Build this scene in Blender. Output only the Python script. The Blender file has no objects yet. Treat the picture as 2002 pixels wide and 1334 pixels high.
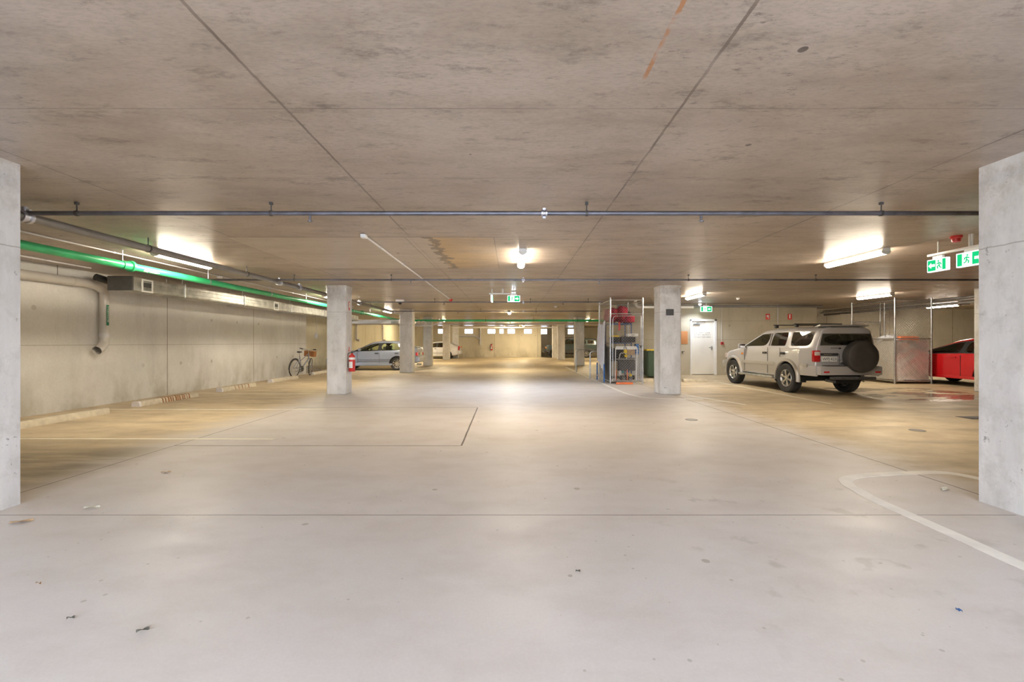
import bpy, bmesh, math, random
from mathutils import Vector, Matrix, Euler
PI = math.pi
random.seed(7)
C = bpy.context.scene.collection
SC = bpy.context.scene

# ------------------------------------------------------------------ camera, sky, exposure
CAM_H = 1.30
CEIL = 2.73
cd = bpy.data.cameras.new('camera')
cam = bpy.data.objects.new('camera', cd); C.objects.link(cam)
cam.location = (0, 0, CAM_H); cam.rotation_euler = (PI/2, 0, 0)
cd.sensor_width = 36; cd.lens = 16.0
cd.shift_x = 0.0005; cd.shift_y = 0.0015
cd.clip_start = 0.05; cd.clip_end = 300
SC.camera = cam

W = bpy.data.worlds.new('daylight'); SC.world = W; W.use_nodes = True
bg = W.node_tree.nodes['Background']
bg.inputs[0].default_value = (0.74, 0.84, 1.0, 1)
bg.inputs[1].default_value = 4.8

SC.view_settings.view_transform = 'Standard'
SC.view_settings.look = 'None'
SC.view_settings.gamma = 1
SC.view_settings.exposure = 1.2
SC.view_settings.use_curve_mapping = False
SC.cycles.max_bounces = 8
SC.cycles.diffuse_bounces = 5
SC.cycles.glossy_bounces = 3
SC.cycles.use_adaptive_sampling = True
SC.cycles.adaptive_threshold = 0.12
SC.cycles.adaptive_min_samples = 16
SC.cycles.transparent_max_bounces = 16
SC.cycles.sample_clamp_indirect = 6
LAMP_COL = (1.0, 0.87, 0.68)
LAMP_POWER = 64.0
COOL_COL = (0.78, 0.86, 1.0)

# ------------------------------------------------------------------ node helpers
class NT:
    def __init__(s, mat):
        mat.use_nodes = True
        s.t = mat.node_tree; s.t.nodes.clear()
        s.out = s.t.nodes.new('ShaderNodeOutputMaterial')
    def n(s, kind, **kw):
        x = s.t.nodes.new(kind)
        for k, v in kw.items(): setattr(x, k, v)
        return x
    def put(s, sock, v):
        if hasattr(v, 'links') or isinstance(v, bpy.types.NodeSocket): s.t.links.new(v, sock)
        else:
            if isinstance(v, (tuple, list)) and len(v) == 3 and sock.type == 'RGBA': v = (*v, 1)
            sock.default_value = v
    def m(s, op, a, b=0.0, c=None, clamp=False):
        x = s.n('ShaderNodeMath', operation=op); x.use_clamp = clamp
        s.put(x.inputs[0], a); s.put(x.inputs[1], b)
        if c is not None: s.put(x.inputs[2], c)
        return x.outputs[0]
    def pos(s):
        g = s.n('ShaderNodeNewGeometry'); x = s.n('ShaderNodeSeparateXYZ')
        s.t.links.new(g.outputs['Position'], x.inputs[0])
        return g.outputs['Position'], x.outputs[0], x.outputs[1], x.outputs[2]
    def objpos(s):
        g = s.n('ShaderNodeTexCoord'); x = s.n('ShaderNodeSeparateXYZ')
        s.t.links.new(g.outputs['Object'], x.inputs[0])
        return g.outputs['Object'], x.outputs[0], x.outputs[1], x.outputs[2]
    def noise(s, vec, scale, detail=4, rough=0.55, stretch=(1, 1, 1), off=(0, 0, 0)):
        mp = s.n('ShaderNodeMapping'); mp.inputs['Scale'].default_value = stretch
        mp.inputs['Location'].default_value = off
        s.t.links.new(vec, mp.inputs[0])
        x = s.n('ShaderNodeTexNoise'); x.inputs['Scale'].default_value = scale
        x.inputs['Detail'].default_value = detail; x.inputs['Roughness'].default_value = rough
        s.t.links.new(mp.outputs[0], x.inputs['Vector'])
        return x.outputs[0]
    def ramp(s, v, lo, hi, a=0.0, b=1.0):
        x = s.n('ShaderNodeMapRange'); x.clamp = True
        s.put(x.inputs[0], v); x.inputs[1].default_value = lo; x.inputs[2].default_value = hi
        x.inputs[3].default_value = a; x.inputs[4].default_value = b
        return x.outputs[0]
    def mix(s, f, a, b):
        x = s.n('ShaderNodeMix', data_type='RGBA')
        s.put(x.inputs[0], f); s.put(x.inputs[6], a); s.put(x.inputs[7], b)
        return x.outputs[2]
    def line(s, p, c, w):                 # 1 on a line p == c of width w
        return s.m('LESS_THAN', s.m('ABSOLUTE', s.m('SUBTRACT', p, c)), w/2)
    def within(s, p, lo, hi):
        return s.m('MULTIPLY', s.m('GREATER_THAN', p, lo), s.m('LESS_THAN', p, hi))
    def bsdf(s, col, rough=0.5, metal=0.0, bump=None, bstr=0.2, bdist=0.01, spec=0.5, coat=0.0):
        b = s.n('ShaderNodeBsdfPrincipled')
        s.put(b.inputs['Base Color'], col); s.put(b.inputs['Roughness'], rough)
        s.put(b.inputs['Metallic'], metal); b.inputs['Specular IOR Level'].default_value = spec
        b.inputs['Coat Weight'].default_value = coat
        if bump is not None:
            bp = s.n('ShaderNodeBump'); bp.inputs['Strength'].default_value = bstr
            bp.inputs['Distance'].default_value = bdist
            s.put(bp.inputs['Height'], bump); s.t.links.new(bp.outputs[0], b.inputs['Normal'])
        s.t.links.new(b.outputs[0], s.out.inputs[0])
        return b

def mat(name, col, rough=0.5, metal=0.0, var=0.06, scale=12, coat=0.0, bstr=0.0, spec=0.5):
    m = bpy.data.materials.new(name); t = NT(m)
    v, x, y, z = t.objpos()
    if var == 0:
        t.bsdf(col, rough, metal, coat=coat, spec=spec); m.diffuse_color = (*col, 1); return m
    nz = t.noise(v, scale)
    a = tuple(max(0, c*(1-var)) for c in col); b = tuple(min(1, c*(1+var)) for c in col)
    t.bsdf(t.mix(t.ramp(nz, .3, .7), a, b), t.ramp(nz, .2, .8, max(.02, rough-.05), min(1, rough+.05)), metal, nz if bstr else None, bstr, coat=coat, spec=spec)
    m.diffuse_color = (*col, 1)
    return m
def emis(name, col, strength):
    m = bpy.data.materials.new(name); t = NT(m)
    e = t.n('ShaderNodeEmission'); e.inputs[0].default_value = (*col, 1); e.inputs[1].default_value = strength
    t.t.links.new(e.outputs[0], t.out.inputs[0]); return m
def glassmat(name, tint, refl=0.12, rough=0.02):
    m = bpy.data.materials.new(name); t = NT(m)
    tr = t.n('ShaderNodeBsdfTransparent'); tr.inputs[0].default_value = (*tint, 1)
    gl = t.n('ShaderNodeBsdfGlossy'); gl.inputs['Roughness'].default_value = rough
    lw = t.n('ShaderNodeLayerWeight'); lw.inputs[0].default_value = 0.35
    mx = t.n('ShaderNodeMixShader')
    t.put(mx.inputs[0], t.ramp(lw.outputs['Fresnel'], 0, 1, refl, .9))
    t.t.links.new(tr.outputs[0], mx.inputs[1]); t.t.links.new(gl.outputs[0], mx.inputs[2])
    t.t.links.new(mx.outputs[0], t.out.inputs[0]); return m

# ------------------------------------------------------------------ concrete
def floor_mat():
    m = bpy.data.materials.new('floor concrete'); t = NT(m)
    v, x, y, z = t.pos()
    big = t.noise(v, .35, 5, .6); mid = t.noise(v, 1.6, 6, .65, (1, 1.6, 1)); fine = t.noise(v, 60, 3, .7)
    col = t.mix(t.ramp(big, .35, .65), (.635, .58, .53), (.715, .67, .64))
    col = t.mix(t.ramp(mid, .45, .78, 0, .45), col, (.52, .45, .38))
    # warm lamplight painted into both side bays and far floor, mixed with dirt
    side = t.m('MAXIMUM', t.ramp(t.m('ADD', x, t.m('MULTIPLY', t.m('SUBTRACT', mid, .5), 1.4)), 3.9, 4.6), t.ramp(t.m('ADD', x, t.m('MULTIPLY', t.m('SUBTRACT', mid, .5), 1.4)), -4.2, -5.0))
    far = t.ramp(y, 14, 24)
    side = t.m('MAXIMUM', side, far)
    col = t.mix(t.m('MULTIPLY', side, .85), col, t.mix(t.ramp(mid, .35, .7), (.66, .53, .31), (.46, .355, .20)))
    # tyre smears inside the bays
    sm = t.noise(v, .9, 5, .6, (.45, 2.2, 1), (3, 1, 0))
    col = t.mix(t.m('MULTIPLY', t.m('MULTIPLY', side, t.ramp(sm, .53, .72)), .6), col, (.24, .185, .12))
    sd_ = t.m('MULTIPLY', t.m('MULTIPLY', t.ramp(x, -4.0, -4.6), t.ramp(x, -8.0, -6.5)), t.m('MULTIPLY', t.ramp(y, 3.5, 4.2), t.ramp(y, 6.3, 5.2)))  # left bay patch: wall shadow painted into the colour, mixed with tyre dirt
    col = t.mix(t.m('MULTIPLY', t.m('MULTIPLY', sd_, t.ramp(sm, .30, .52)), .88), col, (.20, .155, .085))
    # blotches: oil and water spots
    sp = t.noise(v, 3.6, 4, .55, (1, 1, 1), (7, 3, 0)); zone = t.m('MULTIPLY', t.ramp(x, .9, 1.3), t.ramp(x, 3.4, 2.9))
    zone = t.m('MULTIPLY', zone, t.m('MULTIPLY', t.ramp(y, 1.6, 2.6), t.ramp(y, 4.5, 4.0)))
    col = t.mix(t.m('MULTIPLY', t.m('MULTIPLY', t.ramp(sp, .59, .66), zone), .40), col, (.37, .34, .28))
    vo = t.n('ShaderNodeTexVoronoi'); vo.inputs['Scale'].default_value = 2.3
    t.t.links.new(v, vo.inputs['Vector'])
    spot = t.m('LESS_THAN', vo.outputs['Distance'], t.ramp(t.noise(v, 5, 2), .32, .75, 0.0, .085))
    col = t.mix(t.m('MULTIPLY', spot, .55), col, (.28, .24, .19))
    vo2 = t.n('ShaderNodeTexVoronoi'); vo2.inputs['Scale'].default_value = 9.0
    t.t.links.new(v, vo2.inputs['Vector'])
    spot2 = t.m('LESS_THAN', vo2.outputs['Distance'], t.ramp(t.noise(v, 3, 2), .38, .75, 0.0, .15))
    col = t.mix(t.m('MULTIPLY', spot2, .45), col, (.3, .26, .2))
    col = t.mix(t.ramp(fine, .3, .8, 0, .16), col, (.36, .33, .3))
    # saw cuts and joints
    wob = t.m('MULTIPLY', t.m('SUBTRACT', t.noise(v, 3, 3), .5), .012)
    xw = t.m('ADD', x, wob); yw = t.m('ADD', y, wob)
    L = [t.line(xw, 4.0, .016), t.m('MULTIPLY', t.line(xw, -4.25, .014), t.m('LESS_THAN', y, 9.1)),
         t.m('MULTIPLY', t.line(yw, 3.43, .009), t.within(x, -3.9, 3.8)),
         t.m('MULTIPLY', t.line(yw, 5.73, .022), t.within(x, -4.25, -.64)),
         t.m('MULTIPLY', t.line(yw, 9.1, .028), t.within(x, -4.25, -.68)),
         t.m('MULTIPLY', t.line(t.m('ADD', xw, t.m('MULTIPLY', t.m('SUBTRACT', y, 5.73), .014)), -.63, .022), t.within(y, 5.73, 9.1)),
         t.line(yw, 13.0, .02), t.line(yw, 19.5, .03), t.line(yw, 27.0, .04)]
    j = L[0]
    for q in L[1:]: j = t.m('MAXIMUM', j, q)
    col = t.mix(t.m('MULTIPLY', j, .92), col, (.10, .085, .07))
    # standing water under the 4x4's tail, right
    pn = t.noise(v, 1.1, 4, .6, (.8, 1.8, 1), (2, 5, 0))
    pz = t.m('MULTIPLY', t.m('MULTIPLY', t.ramp(x, 8.0, 9.0), t.ramp(x, 12.4, 11.4)), t.m('MULTIPLY', t.ramp(y, 9.9, 10.5), t.ramp(y, 13.4, 12.8)))
    pud = t.m('MULTIPLY', t.ramp(pn, .47, .50), pz)
    col = t.mix(t.m('MULTIPLY', pud, .55), col, (.22, .17, .11))
    rough = t.m('SUBTRACT', t.ramp(mid, .3, .7, .40, .58), t.m('MULTIPLY', pud, .36))
    h = t.m('ADD', t.m('MULTIPLY', fine, .5), t.m('MULTIPLY', j, -1.5))
    h = t.m('MULTIPLY', h, t.m('SUBTRACT', 1.0, pud))
    t.bsdf(col, rough, 0, h, .25, .004, spec=.5)
    return m

def ceiling_mat():
    m = bpy.data.materials.new('ceiling concrete'); t = NT(m)
    v, x, y, z = t.pos()
    big = t.noise(v, .5, 6, .65, (1, 1.3, 1)); mid = t.noise(v, 1.5, 7, .7, (.7, 2.0, 1)); fine = t.noise(v, 25, 4, .7, (1, 3, 1))
    col = t.mix(t.ramp(big, .38, .62), (.36, .292, .235), (.465, .392, .33))
    col = t.mix(t.ramp(mid, .47, .72, 0, .6), col, (.27, .215, .168))
    col = t.mix(t.ramp(t.noise(v, 3, 6, .7, (.5, 1.6, 1), (5, 5, 0)), .6, .72, 0, .35), col, (.52, .46, .40))
    dk = t.noise(v, 3.4, 10, .82, (.7, 1.8, 1), (9, 2, 0))
    col = t.mix(t.ramp(dk, .545, .65, 0, .72), col, (.15, .12, .095))
    col = t.mix(t.ramp(fine, .45, .72, 0, .4), col, (.2, .16, .13))
    wob = t.m('MULTIPLY', t.m('SUBTRACT', t.noise(v, 4, 4, .7), .5), .022)
    xw = t.m('ADD', x, wob); yw = t.m('ADD', y, wob)
    # formwork sheet joints 2.4 m by 1.2 m
    def rep(p, off, step, w):
        q = t.m('MODULO', t.m('ADD', p, 100*step-off), step)
        q = t.m('MINIMUM', q, t.m('SUBTRACT', step, q))
        return t.m('LESS_THAN', q, w/2)
    jx = rep(xw, 1.03, 2.41, .018); jy = rep(yw, 2.78, 1.18, .010)
    jn = t.ramp(t.noise(v, 1.3, 3, .6, (1, 1, 1), (4, 4, 0)), .35, .6, .25, 1)
    j = t.m('MULTIPLY', t.m('MAXIMUM', jx, t.m('MULTIPLY', jy, .7)), jn)
    jz = t.m('MULTIPLY', t.m('MAXIMUM', rep(xw, 1.03, 2.41, .12), rep(yw, 2.78, 1.18, .10)), t.ramp(dk, .5, .62))
    col = t.mix(t.m('MULTIPLY', j, .85), col, (.11, .08, .06))
    col = t.mix(t.m('MULTIPLY', jz, .35), col, (.13, .11, .09))
    # the lighter cast patch with its brown water stain
    px = t.within(x, -3.87, -.24); py = t.within(y, 6.17, 8.78); patch = t.m('MULTIPLY', px, py)
    lightp = t.m('MULTIPLY', patch, t.m('LESS_THAN', x, -1.15))
    col = t.mix(t.m('MULTIPLY', lightp, .6), col, (.52, .455, .375))
    stn = t.m('MULTIPLY', t.m('MULTIPLY', patch, t.m('GREATER_THAN', x, -1.15)), t.ramp(t.m('ADD', x, t.m('MULTIPLY', t.m('SUBTRACT', mid, .5), 1.6)), -.1, -1.0))
    col = t.mix(t.m('MULTIPLY', stn, .75), col, (.52, .35, .14))
    edge = t.m('MULTIPLY', t.line(t.m('ADD', x, t.m('MULTIPLY', t.m('SUBTRACT', t.noise(v, 6, 5), .5), .5)), -1.12, .13), py)
    col = t.mix(t.m('MULTIPLY', edge, .85), col, (.16, .12, .085))
    pl = t.m('MAXIMUM', t.m('MULTIPLY', t.m('MAXIMUM', t.line(yw, 6.17, .04), t.line(yw, 8.78, .03)), t.within(x, -3.87, .3)),
             t.m('MULTIPLY', t.m('MAXIMUM', t.line(xw, -.24, .014), t.line(xw, -1.45, .012)), py))
    pl = t.m('MAXIMUM', pl, t.m('MULTIPLY', t.line(yw, 7.35, .02), t.within(x, -3.5, -1.1)))
    col = t.mix(t.m('MULTIPLY', pl, .65), col, (.14, .11, .08))
    rs = t.m('MULTIPLY', t.m('MULTIPLY', t.line(xw, .72, .022), t.within(y, 1.2, 2.55)), t.ramp(t.noise(v, 7, 3), .42, .55))
    col = t.mix(t.m('MULTIPLY', rs, .8), col, (.42, .17, .05))
    vo = t.n('ShaderNodeTexVoronoi'); vo.inputs['Scale'].default_value = 2.0; t.t.links.new(v, vo.inputs['Vector'])
    hole = t.m('LESS_THAN', vo.outputs['Distance'], t.ramp(t.noise(v, 2, 2), .42, .7, 0, .06))
    col = t.mix(t.m('MULTIPLY', hole, .8), col, (.06, .05, .045))
    sk = t.noise(v, 9, 8, .85, (1, 2.2, 1), (1, 7, 0)); cl_ = t.ramp(t.noise(v, .8, 3, .6, (1, 1, 1), (2, 8, 0)), .42, .62)
    col = t.mix(t.m('MULTIPLY', t.m('MULTIPLY', t.ramp(sk, .57, .64), cl_), .75), col, (.10, .08, .065))
    h = t.m('ADD', t.m('MULTIPLY', mid, .6), t.m('MULTIPLY', fine, .25)); h = t.m('SUBTRACT', h, j)
    t.bsdf(col, t.ramp(mid, .3, .7, .30, .46), 0, h, .25, .006, spec=.55)
    return m

def wall_mat(name, c1, c2, joints=(), axis='y', streak=(1.3, 1.3, .25), dirt=(.36, .33, .24), zj=()):
    m = bpy.data.materials.new(name); t = NT(m)
    v, x, y, z = t.pos()
    p = y if axis == 'y' else x
    big = t.noise(v, .6, 5, .6); st = t.noise(v, 1.4, 7, .7, streak); fine = t.noise(v, 35, 3, .7)
    col = t.mix(t.ramp(big, .35, .65), c1, c2)
    col = t.mix(t.ramp(st, .5, .75, 0, .5), col, tuple(c*.72 for c in c1))
    low = t.m('MULTIPLY', t.ramp(z, 1.0, .1), t.ramp(t.noise(v, 1.6, 4, .6, (1, 1, .6), (3, 3, 3)), .46, .62))
    col = t.mix(t.m('MULTIPLY', low, .5), col, dirt)
    col = t.mix(t.ramp(t.noise(v, 9, 5, .7, (1, 1, .4)), .62, .72, 0, .3), col, tuple(min(1, c*1.25) for c in c2))
    col = t.mix(t.ramp(fine, .4, .8, 0, .15), col, (.25, .22, .18))
    # tie holes in a grid
    def rep(q, off, step):
        q = t.m('MODULO', t.m('ADD', q, 50*step-off), step)
        return t.m('SUBTRACT', q, step/2)
    a = rep(p, 0.3, 1.2); b = rep(z, .2, 1.15)
    r = t.m('SQRT', t.m('ADD', t.m('MULTIPLY', a, a), t.m('MULTIPLY', b, b)))
    th = t.m('MULTIPLY', t.m('LESS_THAN', r, .045), t.ramp(t.noise(v, .9, 1), .42, .5))
    col = t.mix(t.m('MULTIPLY', th, .4), col, (.25, .22, .17))
    h = t.m('ADD', t.m('MULTIPLY', st, .5), t.m('MULTIPLY', fine, .3))
    for c in joints:
        l = t.line(t.m('ADD', p, t.m('MULTIPLY', t.m('SUBTRACT', fine, .5), .006)), c, .022)
        col = t.mix(t.m('MULTIPLY', l, .75), col, (.16, .12, .08)); h = t.m('SUBTRACT', h, l)
    for c in zj:
        l = t.line(z, c, .012); col = t.mix(t.m('MULTIPLY', l, .45), col, (.2, .16, .12))
    t.bsdf(col, .72, 0, h, .25, .006, spec=.3)
    return m

def column_mat():
    m = bpy.data.materials.new('column concrete'); t = NT(m)
    v, x, y, z = t.pos()
    st = t.noise(v, 1.6, 6, .7, (1.4, 1.4, .45)); blot = t.noise(v, 5.0, 6, .75); fine = t.noise(v, 45, 3, .7)
    col = t.mix(t.ramp(st, .35, .65), (.60, .59, .57), (.80, .79, .78))
    col = t.mix(t.ramp(blot, .48, .70, 0, .5), col, (.46, .445, .41))
    col = t.mix(t.ramp(t.noise(v, 14, 3, .7), .66, .72, 0, .7), col, (.22, .21, .2))
    top = t.m('MULTIPLY', t.ramp(z, 2.1, 2.73), t.ramp(blot, .35, .6))
    col = t.mix(t.m('MULTIPLY', top, .45), col, (.38, .32, .24))
    l = t.line(t.m('ADD', z, t.m('MULTIPLY', t.m('SUBTRACT', st, .5), .05)), 2.06, .010)
    col = t.mix(t.m('MULTIPLY', l, .5), col, (.25, .22, .18))
    h = t.m('ADD', t.m('MULTIPLY', blot, .4), t.m('MULTIPLY', fine, .3))
    t.bsdf(col, .7, 0, h, .3, .006, spec=.3)
    return m

M = {}
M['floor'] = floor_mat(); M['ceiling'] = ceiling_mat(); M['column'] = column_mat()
M['wall_left'] = wall_mat('left wall concrete', (.66, .65, .62), (.79, .78, .755), (2.2, 6.7, 11.24, 15.0), 'y', zj=(1.25,))
M['wall_warm'] = wall_mat('far wall concrete', (.68, .62, .47), (.76, .70, .56), (-9, -5.2, -1.5, 2.3), 'x')
M['wall_leftrear'] = wall_mat('rear left wall concrete', (.66, .61, .46), (.74, .69, .54), (24, 29, 34), 'y')
M['wall_core'] = wall_mat('core wall concrete', (.45, .40, .29), (.53, .48, .37), (9.88,), 'x', zj=(1.4, 2.1))
M['wall_right'] = wall_mat('right wall concrete', (.42, .38, .29), (.50, .46, .37), (13.5, 16.2, 18.9), 'x')
M['kerb'] = mat('cast kerb concrete', (.60, .54, .42), .8, 0, .18, 9, bstr=.3)
M['kerb_end'] = mat('white painted kerb end', (.75, .72, .72), .7, 0, .1, 20)
M['line'] = mat('road marking paint', (.86, .83, .77), .6, 0, .08, 5)
M['line_thin'] = mat('worn road marking paint', (.84, .79, .66), .6, 0, .08, 3)
M['galv'] = mat('galvanised steel', (.55, .56, .57), .34, .9, .18, 9)
M['duct'] = mat('galvanised duct sheet', (.50, .50, .46), .42, .85, .3, 5)
M['steelpipe'] = mat('dark sprinkler pipe steel', (.17, .17, .20), .38, .65, .25, 6)
M['greypipe'] = mat('grey painted pipe', (.25, .24, .23), .45, .3, .15, 6)
M['clamp'] = mat('bright pipe clamp', (.55, .57, .66), .35, .9, .2, 10)
M['green'] = mat('green hydrant pipe paint', (.03, .50, .19), .35, 0, .12, 4, coat=.3)
M['green_dk'] = mat('green pipe fitting paint', (.02, .36, .13), .4, 0, .12, 4)
M['greenlabel'] = mat('dark green label', (.0, .22, .10), .5)
M['pvc'] = mat('grey pvc drain pipe', (.60, .575, .54), .4, 0, .06, 3)
M['pvcw'] = mat('pale pvc pipe', (.66, .65, .66), .35, 0, .05, 3)
M['white'] = mat('white plastic', (.82, .82, .80), .4, 0, .03)
M['offwhite'] = mat('off white painted steel', (.72, .70, .64), .45, 0, .03)
M['door'] = mat('off white door paint', (.82, .80, .73), .5, 0, .04, 2)
M['black'] = mat('black plastic', (.03, .03, .032), .45, 0, .2)
M['dark'] = mat('charcoal plastic', (.07, .068, .066), .5, 0, .2)
M['rubber'] = mat('tyre rubber', (.035, .034, .033), .75, 0, .2, 30, bstr=.2)
M['red'] = mat('fire red paint', (.62, .02, .02), .35, 0, .06, coat=.4)
M['redsign'] = mat('red sign face', (.70, .05, .04), .45, 0, .04)
M['orange'] = mat('orange plastic', (.85, .22, .07), .45, 0, .06)
M['cork'] = mat('orange brown pin board', (.55, .24, .09), .8, 0, .12, 60)
M['yellow'] = mat('yellow plastic', (.86, .62, .04), .4, 0, .05)
M['bingreen'] = mat('dark green bin plastic', (.07, .12, .08), .5, 0, .1)
M['cloth_red'] = mat('crimson bag fabric', (.42, .012, .04), .75, 0, .35, 14, bstr=.4)
M['cloth_white'] = mat('white cloth', (.74, .76, .84), .8, 0, .08, 10, bstr=.4)
M['navy'] = mat('navy shelf steel', (.05, .10, .26), .4, .3, .1)
M['blue'] = mat('blue plastic', (.03, .15, .42), .4, 0, .1)
M['teal'] = mat('teal plastic', (.04, .25, .25), .5, 0, .1)
M['card'] = mat('printed cardboard', (.55, .38, .22), .7, 0, .3, 22)
M['foil'] = mat('silver foil insulation', (.82, .79, .76), .36, .65, .12, 20)
M['brown'] = mat('brown basket weave', (.36, .15, .05), .7, 0, .25, 50, bstr=.4)
M['earth'] = mat('brown hessian', (.20, .165, .12), .9, 0, .25, 14, bstr=.5)
M['leaf'] = mat('dry dark leaf', (.10, .09, .07), .8, 0, .3, 60)
M['paper'] = mat('pale paper scrap', (.72, .70, .58), .7, 0, .1, 30)
M['rust'] = mat('rusty brown scuffs', (.34, .17, .07), .85, 0, .3, 18)
M['lens'] = emis('lit lamp diffuser', LAMP_COL, LAMP_POWER)
M['lens_far'] = emis('lit far lamp diffuser', (1, .84, .55), LAMP_POWER*1.6)
M['sign_green'] = emis('lit exit sign green', (.01, .50, .17), .62)
M['sign_white'] = emis('lit exit sign white', (.9, 1, .97), .75)
M['cool'] = emis('cool emergency lamp lens', COOL_COL, 22)
M['glass_dark'] = glassmat('dark tinted car glass', (.40, .41, .37), .14)
M['glass_green'] = glassmat('green tinted car glass', (.74, .82, .70), .08)
M['silver'] = mat('silver car paint', (.54, .53, .53), .32, .35, 0, coat=.5)
M['silver_low'] = mat('champagne lower paint', (.47, .445, .40), .36, .35, 0, coat=.4)
M['silverblue'] = mat('blue silver car paint', (.33, .37, .46), .30, .35, 0, coat=.5)
M['whitepaint'] = mat('white car paint', (.72, .72, .75), .3, 0, 0, coat=.5)
M['greenpaint'] = mat('dark green car paint', (.075, .10, .10), .3, .2, 0, coat=.5)
M['redpaint'] = mat('bright red car paint', (.55, .01, .015), .25, 0, 0, coat=.7)
M['under'] = mat('underbody black', (.02, .02, .02), .8)
M['alloy'] = mat('alloy wheel metal', (.62, .60, .56), .28, .85, .06)
M['chrome'] = mat('chrome trim', (.75, .75, .75), .15, 1, .03)
M['tail_red'] = mat('red tail lamp lens', (.55, .01, .015), .15, 0, .06, coat=.8)
M['tail_amber'] = mat('amber lamp lens', (.85, .28, .04), .2, 0, .05, coat=.8)
M['tail_clear'] = mat('clear lamp lens', (.62, .52, .48), .15, 0, .1, coat=.8)
M['seat'] = mat('grey car seat cloth', (.10, .095, .09), .9, 0, .2, 40)
M['cover'] = mat('dark vinyl wheel cover', (.055, .05, .045), .5, 0, .2, 6, bstr=.15)
M['plate'] = mat('number plate white', (.78, .78, .74), .4)
M['text_black'] = mat('black lettering', (.02, .02, .02), .5)
M['text_grey'] = mat('grey lettering', (.34, .32, .28), .5)
M['text_white'] = mat('white lettering', (.85, .85, .85), .5)

# ------------------------------------------------------------------ mesh helpers
class MB:
    def __init__(s): s.b = bmesh.new()
    def box(s, c, d, bev=0.0, rot=None, seg=2):
        t = bmesh.new(); bmesh.ops.create_cube(t, size=1)
        for v in t.verts: v.co = Vector((v.co.x*d[0], v.co.y*d[1], v.co.z*d[2]))
        if bev: bmesh.ops.bevel(t, geom=t.edges[:], offset=bev, segments=seg, affect='EDGES', profile=.6)
        m = Matrix.Translation(c)
        if rot: m = m @ Euler(rot).to_matrix().to_4x4()
        t.transform(m); s.join(t); return s
    def join(s, t):
        me = bpy.data.meshes.new('tmp'); t.to_mesh(me); t.free(); s.b.from_mesh(me); bpy.data.meshes.remove(me)
    def tube(s, pts, r, seg=10, closed=False, caps=True):
        pts = [Vector(p) for p in pts]; n = len(pts); rs = r if isinstance(r, (list, tuple)) else [r]*n
        up = None; rings = []
        for i, p in enumerate(pts):
            if closed: d = pts[(i+1) % n]-pts[i-1]
            elif i == 0: d = pts[1]-p
            elif i == n-1: d = p-pts[i-1]
            else: d = (pts[i+1]-p).normalized()+(p-pts[i-1]).normalized()
            d.normalize()
            if up is None:
                up = Vector((0, 0, 1)) if abs(d.z) < .9 else Vector((1, 0, 0))
            a = d.cross(up); a.normalize(); b = a.cross(d); b.normalize(); up = b
            k = 1.0
            if 0 < i < n-1 and not closed:
                c = max(.5, d.dot((pts[i+1]-p).normalized())); k = 1/c if c < .97 else 1
            rings.append([s.b.verts.new(p+(a*math.cos(t)+b*math.sin(t))*rs[i]) for t in [2*PI*j/seg for j in range(seg)]])
        m = n if closed else n-1
        for i in range(m):
            A, B = rings[i], rings[(i+1) % n]
            for j in range(seg): s.b.faces.new((A[j], A[(j+1) % seg], B[(j+1) % seg], B[j]))
        if caps and not closed:
            s.b.faces.new(rings[0]); s.b.faces.new(rings[-1])
        return s
    def cyl(s, a, b, r, seg=16, r2=None): return s.tube([a, b], [r, r if r2 is None else r2], seg)
    def lathe(s, prof, o=(0, 0, 0), axis='z', seg=24, a0=0, a1=2*PI):
        full = abs(a1-a0-2*PI) < 1e-6; k = seg if full else seg+1; rings = []
        for i in range(k):
            t = a0+(a1-a0)*i/seg; row = []
            for r, h in prof:
                p = (r*math.cos(t), r*math.sin(t), h)
                if axis == 'y': p = (p[0], p[2], p[1])
                elif axis == 'x': p = (p[2], p[0], p[1])
                row.append(s.b.verts.new(Vector(p)+Vector(o)))
            rings.append(row)
        for i in range(seg if full else seg):
            A = rings[i]; B = rings[(i+1) % k]
            for j in range(len(prof)-1):
                s.b.faces.new((A[j], B[j], B[j+1], A[j+1]))
        return s
    def prism(s, poly, off, plane='xz', o=(0, 0, 0)):     # poly 2d, extruded by off along the third axis
        def P(a, b, c):
            q = {'xz': (a, c, b), 'yz': (c, a, b), 'xy': (a, b, c)}[plane]
            return Vector(q)+Vector(o)
        A = [s.b.verts.new(P(a, b, 0)) for a, b in poly]; B = [s.b.verts.new(P(a, b, off)) for a, b in poly]
        n = len(poly)
        s.b.faces.new(A); s.b.faces.new(B[::-1])
        for i in range(n): s.b.faces.new((A[i], B[i], B[(i+1) % n], A[(i+1) % n]))
        return s
    def grid(s, f, nu, nv):
        V = [[s.b.verts.new(f(i/nu, j/nv)) for j in range(nv+1)] for i in range(nu+1)]
        for i in range(nu):
            for j in range(nv): s.b.faces.new((V[i][j], V[i+1][j], V[i+1][j+1], V[i][j+1]))
        return s
    def build(s, name, m, parent=None, smooth=35, loc=None):
        bmesh.ops.remove_doubles(s.b, verts=s.b.verts[:], dist=1e-5)
        bmesh.ops.recalc_face_normals(s.b, faces=s.b.faces[:])
        for f in s.b.faces: f.smooth = True
        me = bpy.data.meshes.new(name); s.b.to_mesh(me); s.b.free()
        me.set_sharp_from_angle(angle=math.radians(smooth))
        o = bpy.data.objects.new(name, me); C.objects.link(o)
        for q in (m if isinstance(m, list) else [m]): me.materials.append(M[q] if isinstance(q, str) else q)
        if parent: o.parent = parent
        if loc: o.location = loc
        return o
def tag(o, label, cat, group=None):
    o['label'] = label; o['category'] = cat
    if group: o['group'] = group
    return o
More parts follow.
